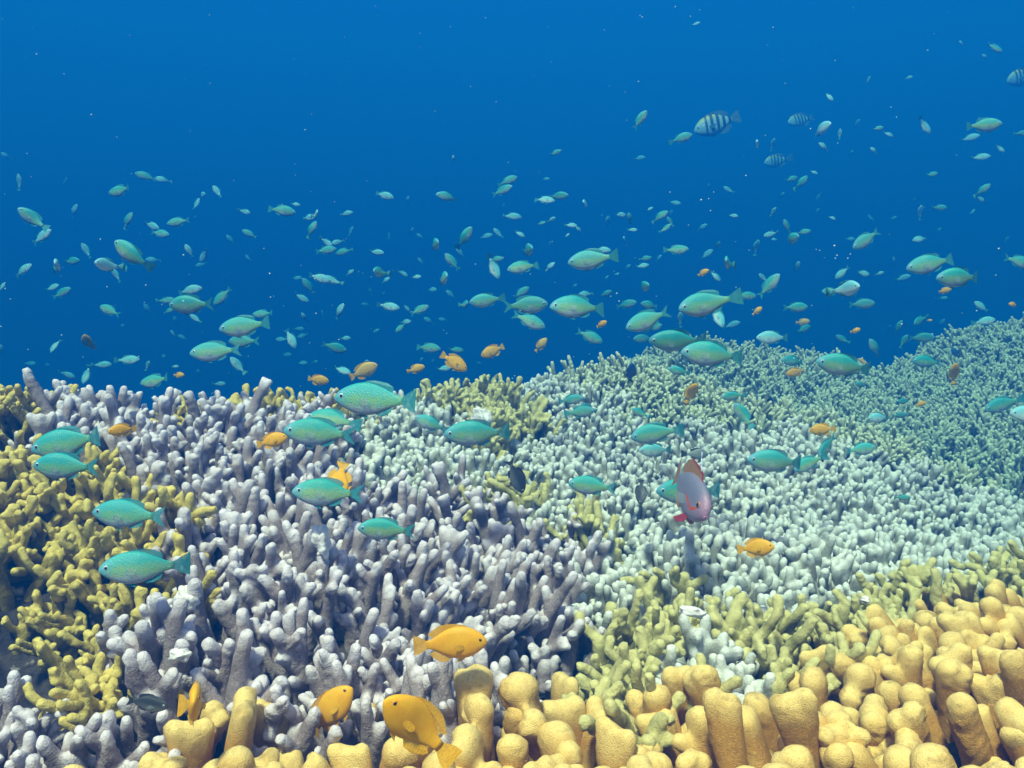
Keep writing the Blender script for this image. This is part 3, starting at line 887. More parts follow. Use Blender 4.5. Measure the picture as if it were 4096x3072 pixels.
def pect_bm(shape, side, bend=0.0, bm=None):
    w = float(cr(.17, X0, SHAPES[shape]['wid']))
    bm = bm or bmesh.new()
    a, b_ = [], []
    for x, zz in PECT:
        off = side * (w * .93 + (.20 - x) * .32)
        a.append(bm.verts.new((x, off + .0015, zz))); b_.append(bm.verts.new((x, off - .0015, zz)))
    n = len(a)
    fs = [bm.faces.new(a), bm.faces.new(b_[::-1])]
    for k in range(n):
        bm.faces.new((a[k], b_[k], b_[(k + 1) % n], a[(k + 1) % n]))
    bmesh.ops.triangulate(bm, faces=fs)
    return bm


def eye_bms(shape, side):
    ex, ez, er = SHAPES[shape]['eye']
    w = float(cr(ex, X0, SHAPES[shape]['wid']))
    tp, bt = float(cr(ex, X0, SHAPES[shape]['top'])), float(cr(ex, X0, SHAPES[shape]['bot']))
    mid, hh = (tp + bt) / 2, (tp - bt) / 2
    y = w * math.sqrt(max(.05, 1 - ((ez - mid) / hh) ** 2))
    e = bmesh.new(); ball(e, (ex, side * (y - .004), ez), er, 2, (1, .38, 1))
    p = bmesh.new(); ball(p, (ex + .002, side * (y + er * .16), ez), er * .60, 2, (1, .42, 1))
    return e, p


def done(name, bm, mats_, smooth=True):
    me = bpy.data.meshes.new(name)
    bmesh.ops.recalc_face_normals(bm, faces=bm.faces[:])
    for f in bm.faces:
        f.smooth = smooth
    bm.to_mesh(me); bm.free()
    for m in mats_:
        me.materials.append(m)
    return me


BENDS = (0.0, .6, -.6)
FISH = {}
for nm, (shape, mb, mf, me_) in SPEC.items():
    for bi, bend in enumerate(BENDS):
        parts = [("body", done("body", body_bm(shape, bend), [mb]), [])]
        for fn, outline in FINS[shape].items():
            parts.append((fn, done(fn, fin_bm(outline, bend), [mf], False), []))
        for side in (1, -1):
            parts.append(("pectoral_fin", done("pectoral_fin", pect_bm(shape, side), [m_clear_fin if shape == 'chromis' else mf], False), []))
            e, p = eye_bms(shape, side)
            parts.append(("eye", done("eye", e, [me_]), [("pupil", done("pupil", p, [m_pupil]))]))
        FISH[nm, bi, 'full'] = parts
        # one-piece version for fish a few pixels long
        bm = body_bm(shape, bend, 12, 10)
        n0 = len(bm.faces)
        for fn, outline in FINS[shape].items():
            fin_bm(outline, bend, bm=bm)
        n1_ = len(bm.faces)
        for side in (1, -1):
            ex, ez, er = SHAPES[shape]['eye']
            ball(bm, (ex, side * float(cr(ex, X0, SHAPES[shape]['wid'])) * .9, ez), er * .8, 1, (1, .4, 1))
        bm.faces.ensure_lookup_table()
        for k, f in enumerate(bm.faces):
            f.material_index = 0 if k < n0 else (1 if k < n1_ else 2)
        FISH[nm, bi, 'small'] = done(nm, bm, [mb, mf, m_pupil])


def pose(px, py, d, L, ang, yaw, roll=0.0, real=None):
    """Matrix of a fish seen L pixels long, its nose turned by ang in the picture and by yaw towards the viewer."""
    a, y = R(ang), R(yaw)
    n = CR * math.cos(a) * math.cos(y) + CU * math.sin(a) * math.cos(y) - CF * math.sin(y)
    n = Vector(n)
    hint = Vector(CU)
    if abs(math.sin(a)) > .8 and abs(math.cos(y)) > .5:
        hint = Vector(CU) * .25 + Vector(CR) * (-math.copysign(1, math.cos(a)) if math.sin(a) > 0 else math.copysign(1, math.cos(a)))
    up = (hint - n * hint.dot(n)).normalized()
    side = up.cross(n)
    ln = real if real else L / FPX * d / max(math.cos(y), .34)
    M = Matrix((n, side, up)).transposed().to_4x4() @ Matrix.Rotation(R(roll), 4, 'X') @ Matrix.Diagonal((ln, ln, ln * 1.08, 1))
    M.translation = Vector(at(px, py, d))
    return M, ln


def spawn(name, M, small, bend, color):
    if small:
        o = link(name, FISH[name, bend, 'small'])
        o.color = color
        o.matrix_world = M
        return o
    root = bpy.data.objects.new(name, None); COL.objects.link(root)
    root.empty_display_size = .2
    root.matrix_world = M
    for pn, me, subs in FISH[name, bend, 'full']:
        o = link(pn, me, root); o.color = color
        for sn, sm in subs:
            link(sn, sm, o).color = color
    return root


# ------------------------------------------------------------------ every fish in the picture
# per crop of the photograph: (x0, y0, scale) then x, y, length, nose angle, yaw, sort [, label]
K1 = .1356
TILES = []
TILES.append((0, 150, K1, [
 (45, 42, 80, 150, 0, 'f'), (145, 240, 120, 90, 20, 'f'), (485, 225, 55, 40, 40, 'f'), (1075, 195, 150, 165, 0, 'g'), (1200, 220, 120, 170, 10, 'f'),
 (890, 300, 200, 190, 0, 'g'), (1490, 335, 80, 0, 50, 'f'), (1450, 400, 100, 80, 0, 'f'), (1605, 310, 120, 130, 0, 'f'), (1805, 455, 95, -20, 20, 'p'),
 (545, 450, 110, 60, 10, 'f'), (245, 510, 230, 140, 0, 'g'), (310, 640, 180, 30, 10, 'p'), (940, 520, 140, 60, 0, 'g'), (1120, 560, 140, -20, 0, 'p'),
 (1180, 615, 150, -10, 10, 'g'), (1315, 530, 170, 192, 0, 'g'), (640, 745, 130, 120, 10, 'f'),
 (965, 770, 330, 140, 0, 'g', "large green fish swimming steeply nose-up to the left in open water"), (1130, 810, 100, 180, 20, 'f'), (430, 855, 110, 100, 60, 'p'), (530, 820, 140, 0, 20, 'g'),
 (790, 850, 110, 95, 60, 'p'), (860, 925, 120, 125, 10, 'p'), (915, 860, 90, -60, 20, 'f'), (170, 885, 150, 35, 0, 'p'), (1395, 745, 110, 120, 10, 'p'),
 (1505, 780, 120, 240, 0, 'p'), (1485, 845, 80, 200, 0, 'f'), (1840, 620, 120, 150, 0, 'g'), (1700, 660, 80, 130, 20, 'f'), (15, 1010, 80, 60, 0, 'p'),
 (385, 1015, 120, 15, 10, 'p'), (455, 1055, 160, 25, 0, 'g'), (810, 1185, 180, 155, 0, 'gy'), (1090, 1175, 90, 120, 20, 'f'), (1400, 1035, 180, 12, 0, 'p'),
 (1410, 1140, 350, 184, 0, 'g', "large green fish in open water with a pale fish swimming right along its back"), (1225, 1110, 130, 10, 0, 'gd'), (1640, 1080, 180, 225, 0, 'g'), (1245, 1185, 90, 20, 0, 'g'),
 (1445, 1245, 100, 140, 10, 'p'), (1295, 1260, 70, 95, 20, 'f'), (1275, 1350, 45, 120, 20, 'p'), (1346, 1380, 70, 150, 10, 'f'), (1940, 1210, 160, 182, 0, 'g'),
 (1810, 1300, 380, 187, 0, 'g', "large green fish just above a pair of overlapping green fish, over the left ridge"), (1800, 1410, 240, 183, 0, 'gd', "green fish mostly hidden behind a larger green fish over the left ridge"),
 (1590, 1485, 370, 187, 0, 'g', "large green fish in front of an overlapped one, over the left ridge"), (1755, 1590, 160, 130, 0, 'p'), (405, 1440, 120, 250, 20, 'p'),
 (655, 1430, 135, 88, 45, 'o', "orange fish nose-up and alone in open water above the left ridge"), (945, 1550, 175, 0, 0, 'p'), (755, 1585, 140, 0, 0, 'p'), (225, 1575, 90, 0, 10, 'f'), (345, 1585, 60, 0, 30, 'f'),
 (1090, 1590, 80, 65, 20, 'p'), (10, 1480, 90, 75, 30, 'p'), (900, 1295, 45, 20, 20, 'f'), (1830, 795, 50, 130, 20, 'f'), (1200, 1520, 60, 0, 30, 'f')]))
TILES.append((0, 350, K1, [
 (640, 185, 135, 255, 20, 'p'), (495, 182, 115, -25, 0, 'p'), (1150, 228, 250, 185, 0, 'gy', "green fish grazing the ridge just above a yellow coral tuft"), (1290, 122, 60, 0, 0, 'p'),
 (1320, 185, 85, 5, 10, 'o', "tiny orange fish at the tail of the green fish on the left ridge"), (1620, 250, 95, 0, 10, 'p'), (1465, 175, 70, 90, 30, 'f'),
 (510, 682, 560, 190, 0, 'g', "big green fish over the olive coral at the left, upper one of a pair"), (485, 858, 500, 178, 0, 'g', "big green fish over the olive coral at the left, lower one of a pair"),
 (950, 1213, 540, 178, 0, 'g', "big green fish over the olive coral with its tail over grey coral"), (900, 590, 150, 190, 40, 'o', "orange fish tucked beside the ridge above a green fish's tail at the left")]))
TILES.append((0, 550, .13139, [
 (1090, 133, 620, 178, 0, 'g', "big green fish lowest of those along the left side, above white lumps"),
 (1120, 1165, 340, -8, 0, 'k', "dark slate fish with a black and white tail low at the left"),
 (1490, 1165, 300, 58, 62, 'o', "orange fish seen face-on above the stubby yellow coral")]))
TILES.append((250, 150, K1, [
 (1500, 65, 50, 90, 20, 'p'), (235, 445, 200, -8, 0, 'gy'), (335, 400, 75, -15, 0, 'p'), (430, 500, 120, 0, 20, 'p'), (490, 475, 70, 50, 50, 'p'), (455, 585, 140, 62, 0, 'gy'),
 (710, 470, 105, 8, 0, 'p'), (565, 680, 110, -38, 10, 'p'), (650, 680, 100, 200, 20, 'p'), (560, 740, 155, 10, 0, 'g'), (690, 750, 130, 192, 0, 'g'), (990, 335, 150, -18, 0, 'p'),
 (1165, 370, 60, 80, 20, 'f'), (1455, 345, 165, 172, 20, 'g'), (1905, 225, 150, 25, 0, 'g'), (1860, 300, 160, 22, 0, 'g'), (1585, 645, 190, 60, 0, 'g'), (1550, 755, 90, 130, 10, 'f'),
 (1490, 825, 160, 132, 0, 'g'), (1365, 700, 100, 95, 40, 'g'), (1195, 600, 60, 70, 20, 'f'), (1255, 635, 60, 150, 20, 'f'), (935, 755, 115, -8, 10, 'p'), (1025, 635, 50, 80, 20, 'f'),
 (1740, 635, 100, 10, 0, 'f'), (1830, 615, 100, 130, 10, 'f'), (1990, 620, 85, -30, 0, 'p'), (1935, 490, 140, -5, 0, 'f'), (1260, 820, 60, 130, 20, 'f'), (955, 905, 90, 82, 40, 'g'),
 (735, 905, 75, 30, 10, 'p'), (1125, 910, 90, -30, 0, 'p'), (1000, 960, 75, 30, 10, 'p'), (1225, 935, 80, 0, 10, 'p'), (345, 945, 80, 0, 10, 'f'), (515, 945, 165, -15, 0, 'p'),
 (610, 965, 130, 160, 35, 'p'), (430, 1005, 140, 125, 10, 'g'), (380, 1090, 120, -32, 0, 'p'), (1425, 950, 115, 85, 40, 'g'), (1340, 1030, 80, 0, 30, 'f'), (1480, 1065, 90, 140, 10, 'f'),
 (1795, 865, 190, -65, 0, 'p'), (1815, 805, 110, 5, 10, 'g'), (1745, 1108, 260, 186, 0, 'g', "green fish at the left end of a cluster over the middle crest, facing left"), (655, 1190, 140, 52, 20, 'p'), (400, 1235, 75, 115, 20, 'p'), (535, 1200, 40, 90, 20, 'f'),
 (855, 1140, 60, 180, 30, 'f'), (1020, 1155, 165, -5, 0, 'p'), (1155, 1165, 65, -48, 0, 'p'), (1250, 1180, 150, 28, 0, 'gy'), (1145, 1268, 90, 5, 20, 'p'), (1110, 1310, 100, 230, 10, 'g'),
 (925, 1335, 65, 20, 10, 'f'), (1320, 1260, 90, 150, 10, 'f'), (1425, 1250, 70, 170, 10, 'f'), (1585, 1140, 70, 90, 50, 'g'), (300, 1390, 165, -62, 0, 'p'), (235, 1397, 90, 180, 10, 'f'),
 (360, 1320, 85, 0, 10, 'f'), (390, 1368, 80, 200, 10, 'f'), (700, 1390, 90, 0, 10, 'p'), (620, 1455, 190, -14, 0, 'g'), (270, 1510, 80, 0, 10, 'f'), (385, 1570, 80, 0, 10, 'f'),
 (475, 1565, 60, 20, 10, 'f'), (680, 1625, 140, -18, 0, 'p'), (1315, 1458, 185, -8, 0, 'g'), (1520, 1475, 115, -5, 0, 'g'),
 (1505, 1565, 220, -30, 0, 'o', "bright orange fish diving nose-down right above the middle crest"), (1430, 1612, 115, 10, 0, 'p'),
 (1790, 1483, 185, 203, 0, 'o', "orange fish in blue water facing left and down, right of the diving orange one"), (1225, 1615, 135, 14, 0, 'o', "orange fish hovering close over the crest and facing right"),
 (1260, 1545, 45, 40, 20, 'f'), (1345, 1560, 45, 60, 20, 'f'), (1685, 1570, 45, 0, 20, 'f'), (745, 600, 75, 60, 20, 'f'), (890, 1045, 50, 110, 30, 'f'), (980, 1070, 50, 60, 30, 'f')]))
TILES.append((250, 350, K1, [
 (838, 155, 225, 24, 0, 'op', "pale orange fish crossed by a thin blue fish above the ridge"), (868, 122, 95, 82, 50, 'p', "thin blue fish crossing in front of the pale orange one"),
 (500, 222, 165, -8, 0, 'o', "orange fish half hidden behind the two-pronged yellow tuft"),
 (932, 368, 630, 177, 0, 'g', "largest green fish, lying along the crest right of the middle ridge"), (600, 512, 390, 175, 0, 'gy', "green fish on the crest, smaller upper one of an overlapping pair"),
 (515, 612, 520, 176, 0, 'gy', "yellow-green fish on the crest, lower larger one of an overlapping pair"), (1335, 545, 260, 158, 0, 'g', "blue-backed green fish partly behind another's head near the olive clump"),
 (1675, 618, 490, 180, 0, 'g', "big blue-headed green fish with yellow flank in front of the olive clump"), (160, 668, 230, 12, 0, 'o', "orange fish resting on grey coral at the nose of a green fish"),
 (660, 965, 250, 268, 45, 'o', "orange fish seen edge-on and upright behind the green fish over grey coral"), (575, 1053, 500, 180, 0, 'gy', "green fish with yellow flank over grey coral in the middle left"),
 (1005, 1325, 420, 178, 0, 'gy', "lowest green fish of the centre, over upright lilac fingers"), (1960, 930, 280, -66, 0, 'k', "slim dark fish hanging head-down beside the olive clump")]))
TILES.append((250, 550, .13139, [
 (1525, 712, 560, 6, 0, 'o', "biggest orange fish, facing right in front of slate coral fingers"), (600, 1235, 520, 48, 0, 'o', "orange fish wedged behind the yellow coral knobs, only its side showing"),
 (1265, 1330, 660, 127, 25, 'o', "large orange fish slanting nose-up to the left across the front yellow coral")]))
TILES.append((500, 150, K1, [
 (410, 20, 95, 20, 0, 'g'), (1030, 60, 80, 0, 20, 'f'), (335, 215, 60, 0, 20, 'f'), (430, 340, 150, 0, 20, 'gy'), (330, 365, 150, -10, 0, 'p'), (630, 400, 70, 120, 40, 'f'), (25, 410, 40, 70, 20, 'f'),
 (885, 480, 95, 8, 0, 'p'), (955, 505, 85, 100, 20, 'g'), (1105, 435, 55, 30, 0, 'p'), (1180, 490, 140, 35, 0, 'gy'), (1255, 530, 85, 125, 10, 'g'), (1220, 580, 100, 40, 0, 'gy'),
 (1290, 390, 90, -10, 10, 'f'), (1535, 265, 40, 60, 20, 'f'), (1685, 295, 90, 150, 10, 'f'), (380, 515, 75, 35, 0, 'p'), (305, 540, 65, 10, 20, 'g'), (525, 555, 95, -10, 0, 'p'), (585, 590, 65, 135, 10, 'p'),
 (150, 622, 80, -33, 0, 'p'), (495, 630, 45, 45, 10, 'p'), (975, 590, 75, 0, 10, 'p'), (920, 660, 50, 60, 40, 'f'), (1720, 485, 75, -8, 10, 'p'), (1490, 570, 80, 30, 20, 'f'), (795, 530, 80, 90, 30, 'f'),
 (205, 740, 100, 85, 40, 'g'), (685, 808, 370, 184, 0, 'g', "large green fish mid-water in the middle with a pale fish behind its back"), (755, 738, 125, -4, 10, 'p', "pale fish touching the back of a large green fish in mid-water"),
 (170, 860, 240, 192, 0, 'gy', "green fish with raised fins facing left in mid-water, left of a larger one"), (365, 860, 95, 35, 0, 'p'), (1300, 738, 175, 3, 0, 'gy'), (1070, 800, 95, 10, 10, 'g'), (1048, 855, 100, 10, 10, 'p'),
 (1170, 795, 60, 50, 10, 'f'), (1525, 770, 110, 40, 10, 'f'), (1605, 700, 55, 60, 30, 'g'), (1890, 720, 110, 80, 20, 'f'), (1675, 835, 110, 85, 40, 'g'),
 (1500, 905, 85, 30, 20, 'o', "tiny orange fish in mid-water beside a bright thin fish, right of centre"), (1590, 930, 105, -45, 0, 'p'), (940, 860, 50, 30, 30, 'f'), (158, 1052, 145, 32, 0, 'g'),
 (580, 1155, 430, 183, 0, 'g', "large big-eyed green fish in the middle with forked tail spread"), (190, 1145, 330, 2, 0, 'gd', "shadowy dim green fish facing right between two bright ones"),
 (212, 1258, 260, -22, 0, 'g', "green fish slanting nose-down right under a dim one in the middle"), (635, 1062, 115, 185, 0, 'p'), (780, 1060, 95, 25, 0, 'g'),
 (930, 1138, 150, 10, 20, 'gd'), (1105, 1145, 145, 168, 20, 'g'), (1055, 1010, 90, 100, 40, 'g'), (1090, 1252, 350, 204, 0, 'g', "green fish heading down-left with raised tail above the back mound"),
 (1130, 1310, 135, 14, 0, 'g'), (1530, 1132, 450, 190, 0, 'g', "large green fish with pale belly high above the back mound"), (1815, 1075, 155, -5, 0, 'gy'), (1330, 1250, 105, 95, 30, 'p'), (1605, 1220, 190, -72, 20, 'f'),
 (750, 1285, 85, 32, 0, 'o', "small orange fish in blue water behind the diving green fish"), (1900, 1185, 85, 42, 0, 'o', "tiny dull orange fish nose-up above the back mound"), (660, 1375, 210, -22, 0, 'g'),
 (300, 1437, 130, 52, 10, 'oy', "small yellow fish nose-up over the middle crest, alone"), (1710, 1290, 120, 20, 20, 'f'),
 (1310, 1412, 420, 176, 0, 'g', "blue-faced green fish over the hazy mound, tail behind a bigger green fish"), (1060, 1390, 160, 182, 0, 'gd'), (1570, 1508, 470, 177, 0, 'g', "big wide-eyed green fish over the hazy teal mound, front one of two"),
 (860, 915, 45, 10, 20, 'f'), (785, 940, 40, 40, 20, 'f'), (370, 690, 45, 60, 30, 'f'), (1260, 470, 50, 80, 30, 'f'), (550, 1000, 45, 30, 30, 'f')]))
TILES.append((500, 350, K1, [
 (525, 368, 190, 10, 0, 'gd', "dim green fish facing right over the pale dome, above a darker pair"), (590, 458, 220, 6, 10, 'gd', "dim green fish over the pale dome, lower one of a close pair"), (640, 425, 120, 165, 35, 'gd', "small teal fish overlapping a dim green one over the pale dome"),
 (1030, 465, 140, 150, 20, 'g', "small teal fish alone over the pale dome, facing left"), (1320, 155, 160, 168, 0, 'g', "teal fish low under the big wide-eyed green fish"),
 (965, 168, 145, 90, 40, 'b', "slim blue fish hanging upright over the pale dome's back edge"), (1410, 312, 140, 70, 40, 'o', "thin orange fish upright over the pale field behind the dome"),
 (1720, 338, 175, 188, 0, 'g', "faint green fish over pale coral with a yellow flank, near the teal thicket"), (1795, 482, 220, 125, 0, 'g', "teal fish climbing nose-up over pale coral behind a blue-headed fish"),
 (1150, 612, 380, 191, 0, 'g', "green fish with raised tail just above the purple fish's streamer"), (1150, 742, 260, 180, 0, 'pp', "pale washed-out fish behind the purple fish's streamer"),
 (1450, 768, 190, 0, 0, 'kp', "smoky grey fish over pale coral right of the purple fish's fin"),
 (1400, 1045, 500, 180, 0, 'g', "green fish hidden behind the purple fish, tail showing to the right"), (680, 1003, 350, 178, 0, 'gy', "green fish with yellow flank over pale coral left of the purple fish"),
 (1042, 1038, 190, 260, 25, 'k', "stubby dark blue-grey fish nose-down just left of the purple fish"), (1885, 1460, 240, 14, 30, 'o', "round orange fish with clipped tail over the cream coral band")]))
TILES.append((750, 150, .13564, [
 (305, 215, 105, 18, 0, 'g'), (380, 240, 135, 48, 0, 'g'), (470, 165, 65, -22, 0, 'p'), (235, 335, 50, 60, 30, 'f'), (500, 345, 45, 60, 20, 'f'), (1340, 180, 95, 12, 0, 'g'), (1715, 295, 130, 40, 0, 'gy'),
 (1695, 360, 85, -20, 0, 'p'), (1395, 425, 110, 0, 10, 'g'), (1640, 455, 50, 50, 20, 'f'), (170, 455, 65, 60, 30, 'p'), (495, 450, 45, 60, 20, 'f'), (605, 500, 55, -25, 10, 'p'), (890, 500, 65, 140, 10, 'f'),
 (1055, 500, 45, 20, 30, 'f'), (1255, 460, 100, 95, 30, 'f'), (272, 562, 110, 115, 10, 'gy'), (300, 655, 90, 85, 40, 'g'), (395, 605, 105, 8, 10, 'gy'), (150, 622, 110, 195, 10, 'p'), (182, 660, 50, 180, 20, 'p'),
 (45, 720, 110, 82, 30, 'f'), (855, 660, 240, 214, 0, 'gd', "dull teal fish heading down-left high over the right side"), (738, 655, 70, 0, 10, 'f'), (1255, 655, 125, 193, 0, 'p'),
 (1335, 835, 350, 196, 0, 'g', "green fish with orange-tinted belly above and left of its twin at the right"), (1550, 942, 370, 178, 0, 'gy', "green fish facing left, lower right one of a twin pair at the right"),
 (1980, 822, 230, -14, 0, 'g', "green fish cut by the right edge, facing out of the picture"), (1065, 820, 70, 110, 20, 'f'), (350, 860, 75, 85, 30, 'p'), (680, 905, 130, 225, 0, 'p'), (830, 910, 115, -8, 0, 'p'), (955, 910, 65, 18, 10, 'p'),
 (1125, 945, 110, 20, 20, 'f'), (140, 1000, 210, 48, 20, 'g', "green fish turning upward with fins spread like a cross"), (97, 945, 95, 140, 20, 'p'), (600, 1045, 155, 180, 0, 'g'), (710, 1025, 130, 110, 45, 'p'), (785, 1050, 70, 80, 30, 'f'),
 (825, 1135, 185, 2, 10, 'gd'), (1435, 1037, 95, 14, 10, 'o', "tiny orange fish below the twin green fish at the right"), (1425, 1090, 60, 0, 20, 'f'), (335, 1160, 185, 4, 0, 'g'), (390, 1268, 100, 10, 0, 'od', "dull orange fish just above a small green one over the notch"),
 (390, 1320, 135, 22, 0, 'g'), (1705, 1155, 120, 138, 0, 'p'), (1940, 1140, 75, 170, 10, 'o', "tiny orange fish above the dim green hill near the right edge"), (1250, 1255, 130, 212, 0, 'g'), (1325, 1255, 35, 0, 20, 'od', "speck-sized orange fish beside a small green one above the valley"),
 (1410, 1280, 80, 60, 20, 'f'), (1095, 1300, 95, 68, 20, 'g'), (782, 1330, 75, 15, 0, 'o', "tiny orange fish hovering in the blue notch"), (680, 1395, 115, 150, 10, 'g'), (920, 1460, 160, 125, 10, 'g'), (1130, 1410, 105, 62, 20, 'g'),
 (1265, 1385, 190, 0, 0, 'gd'), (1730, 1262, 160, 6, 0, 'p'), (170, 1382, 245, 182, 0, 'p', "pale blue fish skimming the top of the hazy teal mound"), (320, 1555, 190, 180, 10, 'gd'),
 (700, 1592, 420, 176, 0, 'g', "big green fish with black eye over the teal thicket in the notch"), (1305, 1562, 230, 175, 0, 'g'), (1520, 1500, 115, 140, 10, 'b'), (825, 1555, 65, 150, 0, 'od', "dull reddish fish just above the tail of a big green fish"),
 (1390, 590, 40, 40, 30, 'f'), (1890, 660, 45, 60, 30, 'f'), (1210, 370, 40, 70, 30, 'f')]))
TILES.append((600, 12.5, .19168, [
 (500, 60, 40, 10, 30, 'f'), (1885, 160, 35, 150, 20, 'f'), (2060, 185, 95, -25, 0, 'g'), (2010, 230, 40, 150, 10, 'f'), (1195, 440, 60, -52, 0, 'p'), (1400, 350, 35, 60, 20, 'f'), (1610, 340, 40, 20, 20, 'f'),
 (210, 560, 115, 55, 0, 'gy'), (425, 655, 125, 22, 0, 'g'), (1150, 610, 60, 20, 68, 'f'), (820, 690, 50, 80, 50, 'p'), (900, 690, 60, 78, 30, 'f'), (1250, 635, 52, 90, 20, 'p'), (1340, 580, 45, 60, 30, 'f'),
 (1450, 605, 62, 10, 0, 'g'), (1505, 635, 55, -28, 0, 'p'), (1170, 700, 72, 150, 0, 'p'), (1430, 720, 52, 150, 10, 'p'), (1690, 590, 105, -45, 0, 'p'), (2000, 590, 175, 0, 0, 'gy', "yellow-green fish high at the right, facing right among faint ones"),
 (1930, 655, 90, 10, 20, 'f'), (2085, 710, 62, -32, 0, 'p'), (1985, 755, 90, 0, 20, 'f'), (2200, 630, 70, 0, 10, 'g'), (205, 760, 60, 0, 20, 'f'), (1310, 735, 38, 60, 20, 'f'),
 (610, 580, 250, 199, 0, 's', "largest black-barred fish, leftmost of the three barred ones in open water"), (1048, 560, 155, 194, 15, 's', "black-barred fish high in open water beside a round hazy fish"),
 (922, 775, 145, 194, 15, 's', "lowest black-barred fish, below the other two of its trio"), (2205, 335, 190, 200, 0, 's', "black-barred fish cut by the right edge")]))
TILES.append((750, 300, .15072, [
 (860, 782, 165, 180, 0, 'p', "pale fish with a visible eye over the valley thicket"), (992, 765, 95, 5, 20, 'gd'), (1130, 690, 75, 15, 10, 'o', "small orange fish over the valley thicket"), (1020, 672, 95, 180, 10, 'gd'),
 (300, 480, 125, 190, 0, 'o', "orange fish over the teal thicket beneath a dim green fish"), (1350, 482, 125, 98, 35, 'o', "orange fish nose-up against the dim green hill"),
 (482, 860, 165, 184, 0, 'o', "orange fish facing left over the pale slope"), (1675, 690, 250, 195, 0, 'gd', "streaked green fish over the valley behind a pale-headed fish at the right edge"),
 (1880, 760, 300, 178, 0, 'p', "pale-headed fish cut off by the right edge over the valley"), (735, 562, 85, 170, 10, 'gd'), (510, 970, 200, 222, 0, 'gd', "teal fish slanting down-left behind a yellow-flanked one on the pale slope"),
 (390, 1082, 230, 203, 0, 'gy', "yellow-flanked fish behind the tail of a blue-headed one on the pale slope"), (735, 990, 205, 6, 0, 'g', "green fish facing right over the pale slope"),
 (175, 1075, 390, 176, 0, 'g', "big blue-headed fish with a bright eye over the pale slope"), (1010, 1310, 95, 0, 20, 'gd')]))

SORTS = {  # sort: (object name, spoken colour, real length, base distance limit, colour shift)
 'g': ('green_chromis', 'green', .075, 3.6, (.0, .50, .0)), 'gy': ('green_chromis', 'yellow-green', .075, 3.6, (0, .85, 0)), 'gd': ('green_chromis', 'dim green', .075, 3.2, (.05, .3, .28)),
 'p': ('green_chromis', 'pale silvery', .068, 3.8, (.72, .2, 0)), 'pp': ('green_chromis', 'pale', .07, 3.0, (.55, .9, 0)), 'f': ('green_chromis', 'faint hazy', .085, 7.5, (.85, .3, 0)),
 'o': ('orange_damselfish', 'orange', .06, 2.1, (0, 0, 0)), 'op': ('orange_damselfish', 'pale orange', .06, 2.1, (.55, 0, 0)), 'oy': ('orange_damselfish', 'yellow', .06, 2.2, (.5, 0, 0)), 'od': ('orange_damselfish', 'dull orange', .06, 3.0, (.3, 0, 0)),
 's': ('striped_damselfish', 'black-barred', .26, 6.2, (0, 0, 0)), 'k': ('dark_damselfish', 'dark', .07, 3.0, (0, 0, 0)), 'kp': ('dark_damselfish', 'smoky grey', .07, 3.0, (.8, 0, 0)), 'b': ('dark_damselfish', 'blue', .05, 3.0, (.1, 0, .8))}
GROUPS = {'green_chromis': "green fish schooling over the reef", 'orange_damselfish': "orange fish near the corals", 'striped_damselfish': "black-barred fish in open water", 'dark_damselfish': "dark fish near the corals"}
DEPTH = {  # distances set by hand where a fish threads between corals
    "orange fish wedged behind the yellow coral knobs, only its side showing": .66, "large orange fish slanting nose-up to the left across the front yellow coral": .455,
    "orange fish seen face-on above the stubby yellow coral": .56, "orange fish half hidden behind the two-pronged yellow tuft": 1.75,
    "green fish hidden behind the purple fish, tail showing to the right": 1.10, "biggest orange fish, facing right in front of slate coral fingers": .62}

ROLL = {"large orange fish slanting nose-up to the left across the front yellow coral": -14}
fish = []
for x0, y0, k, rows in TILES:
    for row in rows:
        x, y, L, ang, yaw, sort = row[:6]
        hl = yaw >= 40 and abs(math.sin(R(ang))) > .7 and len(row) < 7      # seen head-on: taller than wide
        if hl:
            ang, yaw = (8 if (x + y) % 2 else 172), 72
        fish.append(dict(px=x0 + x * k, py=y0 + y * k, L=L * k, ang=ang, yaw=yaw, sort=sort, label=row[6] if len(row) > 6 else None, hl=hl))

